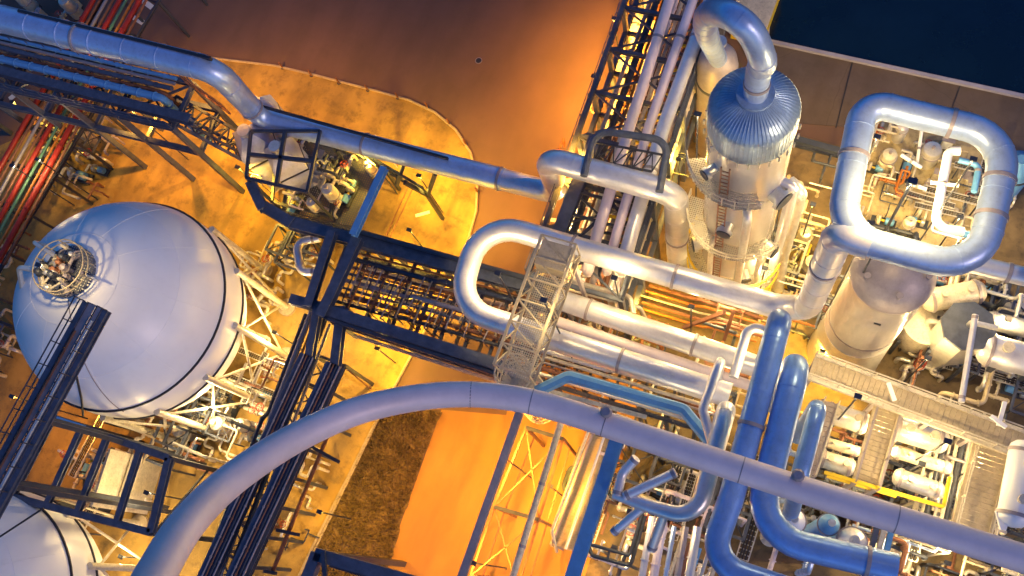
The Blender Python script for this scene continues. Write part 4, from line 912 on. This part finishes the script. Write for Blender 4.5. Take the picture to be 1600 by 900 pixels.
# corner navy frame at bottom
t = thing('corner_frame', 'navy box beam corner frame at the bottom centre', 'steel frame', ground_of(P(497, 862, 18), .1))
MB().bar(P(497, 864, 19), P(455, 975, 19), .7).build('beam', 'navy', t); MB().bar(P(494, 866, 19.01), P(700, 925, 19.01), .75, .68).build('beam', 'navy', t)
MB().bar(P(516, 882, 18.2), P(670, 928, 18.2), .3).build('beam', 'navyd', t); MB().bar(P(497, 866, 18.6), ground_of(P(497, 866, 18.6), .1), .4).build('column', 'navyd', t)
MB().bar(P(505, 862, 19.6), P(508, 900, 19.6), .25).build('stay', 'navyd', t)
# U pipe at the left end of the dense rack
pipe('grey blue U pipe beside the long navy girders', pts([(500, 372, 8), (462, 378, 8), (470, 425, 8), (500, 425, 8)]), W(470, 390, 8, 13), .8, 'clad', seam=0, flanges=(.1, .9))
# between arc and blue end: small column tops
for (x, y, z, r, m, lb) in [(1240, 812, 17, .75, 'white', 'white domed drum in the bend of the fat blue pipe'), (1335, 845, 17, .8, 'clad', 'silver domed drum by the squared pipe end'), (1298, 818, 17, .6, 'blue', 'blue drum between the domed drums')]:
    q = P(x, y, z); t = thing('vertical_drum', lb, 'drum', ground_of(q, .1))
    MB().lathe([(r, 0), (r, z-.8), (r*.8, z-.3), (r*.4, z)], ground_of(q, .1), 24).build('shell', m, t); MB().lathe([(r*1.12, z-1.1), (r*1.12, z-.9)], ground_of(q, .1), 24).build('flange', 'mauve', t); MB().lathe([(.14, z-.1), (.14, z+.4), (.22, z+.4), (.22, z+.5)], ground_of(q, .1), 12).build('nozzle', 'stain', t)
for k, (x1, m, lb) in enumerate([(1372, 'navy', 'navy'), (1384, 'cream', 'cream'), (1396, 'blue', 'bright blue')]):
    girder(lb+' upright beam beside the squared pipe end', P(x1, 815, 16), P(x1-14, 872, 16), .3, .4, m)

# inside the loop
pipe('bright white pipe standing inside the rounded loop', pts([(1500, 236, 12), (1482, 236, 12), (1462, 345, 12), (1475, 358, 12), (1506, 362, 12)]), W(1475, 290, 12, 13), .7, 'white', seam=0, flanges=(.4,), supports=())
for (x, y, r, lb, m) in [(1391, 240, .65, 'round cream hatch at the upper left inside the loop', 'cream'), (1458, 232, .8, 'round drum top in the upper middle of the loop', 'stain'), (1412, 196, .5, 'small silver pot under the top side of the loop', 'clad'), (1423, 345, .5, 'small cream pot near the lower side of the loop', 'cream')]:
    q = P(x, y, 2.5); t = thing('small_tank', lb, 'tank', ground_of(q, .1)); MB().lathe([(r, 0), (r, 2.0), (r*.85, 2.3), (r*.3, 2.45)], ground_of(q, .1), 24).build('shell', m, t)
    MB().lathe([(r*1.08, 1.7), (r*1.08, 1.8)], ground_of(q, .1), 24).build('rim', 'mauve', t); MB().lathe([(.12, 2.4), (.12, 2.75)], ground_of(q, .1), 10).build('nozzle', 'mauve', t)
for lb, a, b in [('white cross pipe left of the bright white pipe', [(1408, 242, 5), (1440, 262, 5)], 6), ('short white cross pipe at the middle of the loop', [(1418, 285, 5), (1448, 296, 5)], 6), ('thin white pipe crossing the bright white pipe', [(1455, 285, 13), (1498, 290, 13)], 5), ('steel pipe at the upper middle of the loop', [(1440, 205, 4), (1432, 260, 4)], 5), ('blue pipe at the right inside of the loop', [(1498, 250, 6), (1530, 258, 6), (1522, 300, 6)], 9), ('second blue pipe at the right inside of the loop', [(1470, 355, 8), (1515, 368, 8)], 9)]:
    pipe(lb, pts(a), W(1440, 260, 5, b), .5, 'blue' if 'blue' in lb else 'white', seam=0, seg=10, flanges=(.5,))
girder('black beam between the column and the loop', P(1236, 216, 5), P(1345, 246, 5), .5, .5, 'navyd')
girder('second thin black beam between the column and the loop', P(1238, 226, 3), P(1340, 252, 3), .2, .3, 'navyd')
q = P(1597, 250, 6); t = thing('vertical_drum', 'blue drum at the right edge beside the loop', 'drum', ground_of(q, .1))
MB().lathe([(1.3, 0), (1.3, 4.8), (1.0, 5.5), (.4, 6)], ground_of(q, .1), 28).build('shell', 'blue', t); MB().lathe([(1.4, 4.2), (1.4, 4.4)], ground_of(q, .1), 28).build('flange', 'navyd', t)
# small building at the top edge by the water
t = thing('pump_house', 'small mustard walled shed at the top edge beside the water', 'shed', ground_of(P(1180, -8, 3), .1)); q = ground_of(P(1186, -8, 3), .1)
MB().box(q+UP*1.5, (3.0, 6, 3)).build('wall', 'yellow', t); MB().box(q+UP*3.1, (3.3, 6.3, .2)).build('roof', 'cream', t); MB().box(q+Vector((0, -3.03, 1.1)), (.9, .08, 2.1)).build('door', 'navy', t)

def nest_pipes(quad, z0, z1, n, ms, where, rr=(.06, .16), step=3.0):
    q = [P(x, y, 0) for x, y in quad]
    n = max(4, int(n*.44))
    for i in range(n):
        f, g = rnd.random(), rnd.random(); p = (q[0]*(1-f)+q[1]*f)*(1-g)+(q[3]*(1-f)+q[2]*f)*g; p.z = rnd.uniform(z0, z1)
        path = [p.copy()]; ax = rnd.choice((0, 1)); 
        for k in range(rnd.choice((2, 3, 4))):
            v = Vector((0, 0, 0)); v[ax] = rnd.choice((-1, 1))*rnd.uniform(.5, 1)*step*(1 if ax < 2 else .5)
            e = path[-1]+v; e.z = max(.4, e.z); path.append(e); ax = rnd.choice([a for a in (0, 1, 2) if a != ax])
        path.append(ground_of(path[-1], .15)) if path[-1].xy != path[-2].xy and rnd.random() < .5 else None
        r = rnd.uniform(*rr); m = ms[i % len(ms)]
        nm = dict(cream='cream', stain='steel', duct='mauve', navyd='black', rust='rusty', cladb='blue', clad='silver', gal='tan', yellow='yellow', mauve='grey', orange='orange')[m]
        mb = MB().tube(path, r, r*2.5, 8, fseg=4).seams(path, r, r*2.5, 1.7, .08, 1.4, 8)
        for k in range(rnd.choice((1, 2, 3))):     # welded take-offs
            j = rnd.randrange(len(path)-1); o = path[j]+(path[j+1]-path[j])*rnd.uniform(.2, .8); d = (path[j+1]-path[j]).normalized()
            v = rnd.choice([a for a in (Vector((1, 0, 0)), Vector((-1, 0, 0)), Vector((0, 1, 0)), Vector((0, -1, 0)), UP) if abs(a.dot(d)) < .5])*rnd.uniform(.3, .7)*step*.7
            e = o+v; pp = [o, e, e-UP*min(1.2, max(.1, e.z-.2))]
            mb.tube(pp, r*.8, r*2, 8, fseg=4).seams(pp, r*.8, r*2, .9, .08, 1.5, 8)
        tag(mb.build('small_pipe', m), f'{nm} small bore pipe {where}', 'pipe', f'{nm} small bore pipes {where}')
nest_pipes([(1290, 630), (1560, 710), (1510, 850), (1270, 780)], 2, 10, 70, ['cream', 'navyd', 'stain', 'mauve', 'rust', 'gal'], 'among the exchanger drums')
nest_pipes([(1390, 430), (1620, 460), (1620, 640), (1400, 580)], 1, 7, 60, ['stain', 'navyd', 'cream', 'rust', 'gal', 'mauve'], 'around the hopper vessels', (.07, .22), 4)
nest_pipes([(1080, 370), (1230, 385), (1220, 470), (1070, 440)], .6, 5, 44, ['cream', 'stain', 'gal', 'yellow', 'navyd'], 'at the tall column foot')
nest_pipes([(1400, 800), (1620, 860), (1620, 960), (1380, 940)], .6, 7, 40, ['cream', 'gal', 'stain', 'navyd', 'rust'], 'in the lower right corner', (.07, .2), 4)
nest_pipes([(1130, 690), (1400, 780), (1380, 880), (1110, 850)], 1, 9, 44, ['duct', 'navyd', 'cladb', 'stain', 'rust'], 'beneath the blue pipe bends', (.08, .22), 3.5)
nest_pipes([(280, 610), (440, 560), (430, 700), (260, 760)], .6, 6, 60, ['cream', 'stain', 'gal', 'navyd', 'rust'], 'right of the sphere legs')
nest_pipes([(1360, 215), (1530, 250), (1510, 380), (1340, 345)], .4, 3, 40, ['cream', 'gal', 'stain', 'navyd', 'orange'], 'inside the rounded loop', (.05, .13), 2.4)
nest_pipes([(950, 690), (1100, 730), (1080, 900), (930, 880)], 1, 9, 44, ['duct', 'navyd', 'clad', 'rust', 'cream'], 'under the spoked manifold', (.07, .2), 3)
nest_pipes([(900, 450), (1200, 540), (1190, 640), (860, 560)], 1, 7, 40, ['navyd', 'rust', 'stain', 'orange', 'gal'], 'under the hairpin pipe', (.06, .15), 4)
nest_pipes([(450, 220), (600, 265), (560, 370), (430, 330)], 5.3, 7.5, 30, ['cream', 'navyd', 'duct', 'yellow', 'stain'], 'on the work platform', (.05, .14), 2)
nest_pipes([(960, 200), (1050, 230), (960, 430), (895, 400)], 2, 9, 36, ['navyd', 'duct', 'rust', 'yellow', 'stain'], 'inside the tall rack', (.07, .2), 3)
nest_pipes([(1030, 0), (1095, 0), (1045, 190), (985, 190)], 2, 10, 36, ['navyd', 'gal', 'rust', 'yellow', 'cream'], 'in the upper tall rack', (.07, .18), 3)
nest_pipes([(1210, 260), (1320, 300), (1290, 520), (1200, 440)], .6, 5, 26, ['cream', 'gal', 'stain', 'navyd'], 'right of the column', (.07, .18), 3)
nest_pipes([(0, 380), (70, 380), (20, 560), (-40, 560)], .6, 4, 20, ['cream', 'navyd', 'stain', 'rust'], 'left of the white sphere', (.07, .16), 3)
nest_pipes([(80, 180), (190, 200), (170, 300), (70, 280)], .6, 4, 24, ['cream', 'navyd', 'stain', 'rust', 'mauve'], 'beside the red pipes', (.06, .16), 2.5)
nest_pipes([(400, 360), (470, 380), (450, 480), (400, 460)], .4, 2, 10, ['cream', 'navyd', 'stain', 'gal'], 'between sphere and dense rack', (.06, .15), 2.5)
nest_pipes([(450, 640), (580, 640), (480, 880), (400, 880)], .3, .8, 9, ['gal', 'cream', 'rust', 'navyd'], 'beside the yard kerb', (.04, .1), 2)
# ------------------------------------------------------------------ small process gear (prototypes and copies)
O0 = Vector((0, 0, 0))
def proto(name, cat):
    t = thing(name, '', cat, O0); return t
def mk_pump():
    t = proto('pump_skid', 'pump'); MB().box((0, 0, .12), (2.2, .9, .22)).build('base_plate', 'navyd', t)
    MB().lathe([(.1, -.9), (.34, -.85), (.36, -.1), (.1, -.05)], (0, 0, .62), 18, (1, 0, 0)).build('motor', 'blue', t)
    MB().lathe([(.12, -.1), (.12, .3)], (0, 0, .62), 12, (1, 0, 0)).build('coupling', 'yellow', t)
    MB().lathe([(.2, .3), (.45, .35), (.45, .65), (.2, .75)], (0, 0, .62), 20, (1, 0, 0)).build('casing', 'stain', t)
    MB().tube([(.5, 0, .9), (.5, 0, 1.6), (.5, .9, 1.6)], .13, .25, 10).build('discharge_pipe', 'cream', t); return t
def mk_valve():
    t = proto('valve_station', 'valve'); MB().tube([(-1.3, 0, 0), (-1.3, 0, 1.0), (1.3, 0, 1.0), (1.3, 0, 0)], .16, .3, 10).build('pipe_run', 'stain', t)
    MB().lathe([(.16, -.45), (.3, -.4), (.3, -.32), (.2, -.28), (.26, 0), (.2, .28), (.3, .32), (.3, .4), (.16, .45)], (0, 0, 1.0), 14, (1, 0, 0)).build('body', 'cream', t)
    MB().lathe([(.1, 1.2), (.1, 1.75)], (0, 0, 0), 8).build('stem', 'stain', t)
    MB().tube([(.33*math.cos(a*R(24)), .33*math.sin(a*R(24)), 1.75) for a in range(16)], .04, 0, 6, caps=False).bar((-.3, 0, 1.75), (.3, 0, 1.75), .04).bar((0, -.3, 1.75), (0, .3, 1.75), .04).build('handwheel', 'wheel', t); return t
def mk_drum():
    t = proto('vertical_drum', 'drum'); MB().lathe([(.55, .5), (.6, .6), (.6, 2.6), (.5, 2.85), (.2, 2.98)], O0, 22).build('shell', 'stain', t)
    MB().lathe([(.66, 1.5), (.66, 1.6)], O0, 22).build('ring_band', 'mauve', t); MB().lathe([(.12, 2.9), (.12, 3.25), (.2, 3.25), (.2, 3.35)], O0, 12).build('nozzle', 'cream', t)
    for k in range(3): a = k*R(120); MB().bar((.5*math.cos(a), .5*math.sin(a), 0), (.5*math.cos(a), .5*math.sin(a), .8), .1).build('leg', 'navyd', t)
    return t
def mk_box():
    t = proto('junction_cabinet', 'cabinet'); MB().box((0, 0, .95), (1.0, .6, 1.5)).build('body', 'cream', t); MB().box((0, 0, 1.74), (1.1, .7, .06)).build('lid', 'mauve', t)
    MB().box((0, -.32, .95), (.8, .03, 1.3)).build('door', 'white', t); MB().box((0, 0, .1), (.8, .5, .2)).build('plinth', 'navyd', t); return t
def mk_loop():
    t = proto('looped_pipe', 'pipe'); MB().tube([(-1.6, -.6, 0), (-1.6, -.6, 1.4), (-.4, -.6, 1.4), (-.4, .6, 1.4), (.5, .6, 1.4), (.5, -.5, 1.4), (1.5, -.5, 1.4), (1.5, -.5, 0)], .15, .28, 10).build('pipe_run', 'cream', t)
    for x in (-1.0, 1.0): MB().lathe([(.25, -.05), (.25, .05)], (x, -.6 if x < 0 else -.5, 1.4), 12, (1, 0, 0)).build('flange', 'mauve', t)
    return t
def mk_frame():
    t = proto('steel_stand', 'steel frame')
    for x in (-1.4, 1.4):
        for y in (-1.1, 1.1): MB().bar((x, y, 0), (x, y, 3.4), .14).build('column', 'navyd', t)
    for y in (-1.1, 1.1): MB().bar((-1.4, y, 3.4), (1.4, y, 3.4), .18).build('beam', 'navy', t)
    for x in (-1.4, 0, 1.4): MB().bar((x, -1.1, 3.4), (x, 1.1, 3.4), .16).build('cross_beam', 'navy', t)
    MB().bar((-1.4, -1.1, 3.3), (1.4, 1.1, 3.3), .08).bar((-1.4, 1.1, 3.2), (1.4, -1.1, 3.2), .08).build('brace', 'navyd', t); return t
def mk_ladder():
    t = proto('cable_ladder', 'cable tray'); MB().bar((-2.5, -.3, 0), (2.5, -.3, 0), .06, .14).build('side_rail', 'stain', t); MB().bar((-2.5, .3, 0), (2.5, .3, 0), .06, .14).build('side_rail', 'stain', t)
    m = MB()
    for k in range(21): m.bar((-2.5+k*.25, -.3, 0), (-2.5+k*.25, .3, 0), .05)
    m.build('rungs', 'stain', t); c = MB()
    for k in (-.15, 0, .14): c.tube([(-2.5, k, .06), (2.5, k, .06)], .045, 0, 6)
    c.build('cables', 'black', t)
    for x in (-2, 2): MB().bar((x, 0, -.05), (x, 0, -3), .1).build('hanger_post', 'navyd', t)
    return t
MK = dict(pump=mk_pump, valve=mk_valve, drum=mk_drum, box=mk_box, loop=mk_loop, frame=mk_frame, tray=mk_ladder)
NM = dict(pump='blue motor pump skid', valve='red wheeled valve', drum='small vertical steel drum', box='cream junction cabinet', loop='cream looped pipe', frame='small navy steel stand', tray='steel cable ladder')
PR = {}
def scatter(quad, z, n, kinds, where, smin=.8, smax=1.2, tall=None):
    """copies of small gear over a pixel quad at height z"""
    q = [P(x, y, z) for x, y in quad]
    for i in range(n):
        k = kinds[i % len(kinds)]; f, g = rnd.random(), rnd.random()
        p = (q[0]*(1-f)+q[1]*f)*(1-g)+(q[3]*(1-f)+q[2]*f)*g
        if k == 'tray': p.z += 3
        rz = rnd.choice((0, 90, 180, 270))*math.pi/180+rnd.uniform(-.03, .03)
        lb = f'{NM[k]} {where}'; gr = f'{k} units {where}'
        sc = rnd.uniform(smin, smax)
        if k not in PR:
            r = MK[k](); PR[k] = r; r.location = p; r.rotation_euler = (0, 0, rz); r.scale = (sc,)*3; r['label'] = lb; r['group'] = gr
        else: dup(PR[k], p, rz, sc, lb, gr)
A = ['valve', 'pump', 'loop', 'box', 'drum']
scatter([(1085, 385), (1225, 395), (1210, 470), (1075, 440)], .1, 22, ['valve', 'loop', 'pump', 'frame', 'valve', 'tray'], 'at the foot of the tall column')
scatter([(1365, 210), (1530, 240), (1510, 375), (1345, 345)], .1, 26, ['valve', 'loop', 'box', 'pump', 'tray'], 'inside the rounded pipe loop', .7, 1)
scatter([(1390, 420), (1600, 450), (1600, 640), (1400, 570)], .1, 34, ['valve', 'loop', 'frame', 'pump', 'drum', 'tray'], 'around the hopper vessels')
scatter([(1290, 640), (1560, 710), (1500, 850), (1270, 780)], .1, 40, ['valve', 'pump', 'loop', 'tray', 'frame'], 'under the exchanger drums', .9, 1.4)
scatter([(1400, 820), (1600, 880), (1600, 960), (1390, 940)], .1, 14, ['valve', 'pump', 'loop', 'frame'], 'in the lower right corner')
scatter([(290, 600), (440, 560), (420, 700), (270, 740)], .2, 34, ['valve', 'loop', 'pump', 'frame', 'drum', 'tray'], 'between the sphere legs and the arched duct')
scatter([(380, 370), (450, 430), (440, 520), (390, 460)], .2, 8, ['loop', 'valve', 'box'], 'right of the white sphere', .8, 1.1)
scatter([(90, 185), (170, 205), (160, 290), (80, 260)], .2, 12, ['frame', 'box', 'drum', 'valve', 'pump'], 'beside the red pipes')
scatter([(470, 230), (590, 270), (550, 350), (440, 320)], 5.1, 20, ['pump', 'box', 'drum', 'valve', 'loop'], 'on the grated work platform', .7, 1)
scatter([(460, 370), (520, 390), (500, 470), (450, 440)], .2, 8, ['loop', 'frame', 'valve'], 'by the U pipe left of the rack')
scatter([(0, 0), (150, 0), (130, 40), (0, 20)], .2, 8, ['box', 'valve', 'drum'], 'at the top left corner beyond the pipe')
scatter([(10, 400), (40, 400), (20, 560), (-20, 560)], .2, 8, ['loop', 'frame', 'valve'], 'left of the white sphere')
scatter([(110, 680), (240, 730), (220, 820), (60, 770)], .2, 12, ['valve', 'pump', 'loop', 'tray'], 'under the open frame at the lower left')
scatter([(940, 690), (1100, 730), (1070, 840), (930, 830)], .2, 16, ['valve', 'loop', 'frame', 'tray', 'pump'], 'beneath the spoked manifold', .9, 1.4)
scatter([(1120, 700), (1360, 780), (1340, 870), (1120, 820)], .2, 22, ['valve', 'loop', 'frame', 'tray', 'drum'], 'beneath the blue pipe bends', .9, 1.5)
scatter([(1230, 360), (1310, 400), (1280, 520), (1200, 470)], .2, 14, ['valve', 'loop', 'frame', 'drum'], 'between the column and the stout tower')
scatter([(1000, 660), (1120, 690), (1100, 720), (1000, 700)], .2, 6, ['frame', 'loop', 'valve'], 'behind the arched duct')
scatter([(470, 690), (530, 700), (470, 840), (420, 840)], .2, 6, ['loop', 'valve'], 'beside the thin rusty girder', .6, .9)
scatter([(905, 480), (1100, 530), (1080, 560), (890, 530)], .2, 8, ['frame', 'valve', 'loop'], 'under the hairpin pipe')

ORD = ['first', 'second', 'third', 'fourth', 'fifth', 'sixth', 'seventh', 'eighth', 'ninth', 'tenth', 'eleventh', 'twelfth', 'thirteenth', 'fourteenth', 'fifteenth', 'sixteenth']
bpy.context.view_layer.update()
def px_of(o):
    s_ = [o] if o.type == 'MESH' else [c for c in o.children if c.type == 'MESH']
    v = [c.matrix_world @ Vector(b) for c in s_ for b in c.bound_box]
    q = sum(v, Vector())/len(v)-CAMLOC; c = M.transposed() @ q
    return 800-FPX*c[0]/c[2]
by = {}
for o in bpy.data.objects:
    if o.parent is None and 'label' in o.keys() and 'kind' not in o.keys(): by.setdefault(o['label'], []).append(o)
for lb, os_ in by.items():
    if len(os_) > 1:
        os_.sort(key=px_of)
        for i, o in enumerate(os_): o['label'] = lb + ', ' + (ORD[i] if i < 16 else 'number %d' % (i+1)) + ' from left'
for o in list(bpy.data.objects):
    if '_o' in o.keys(): del o['_o']
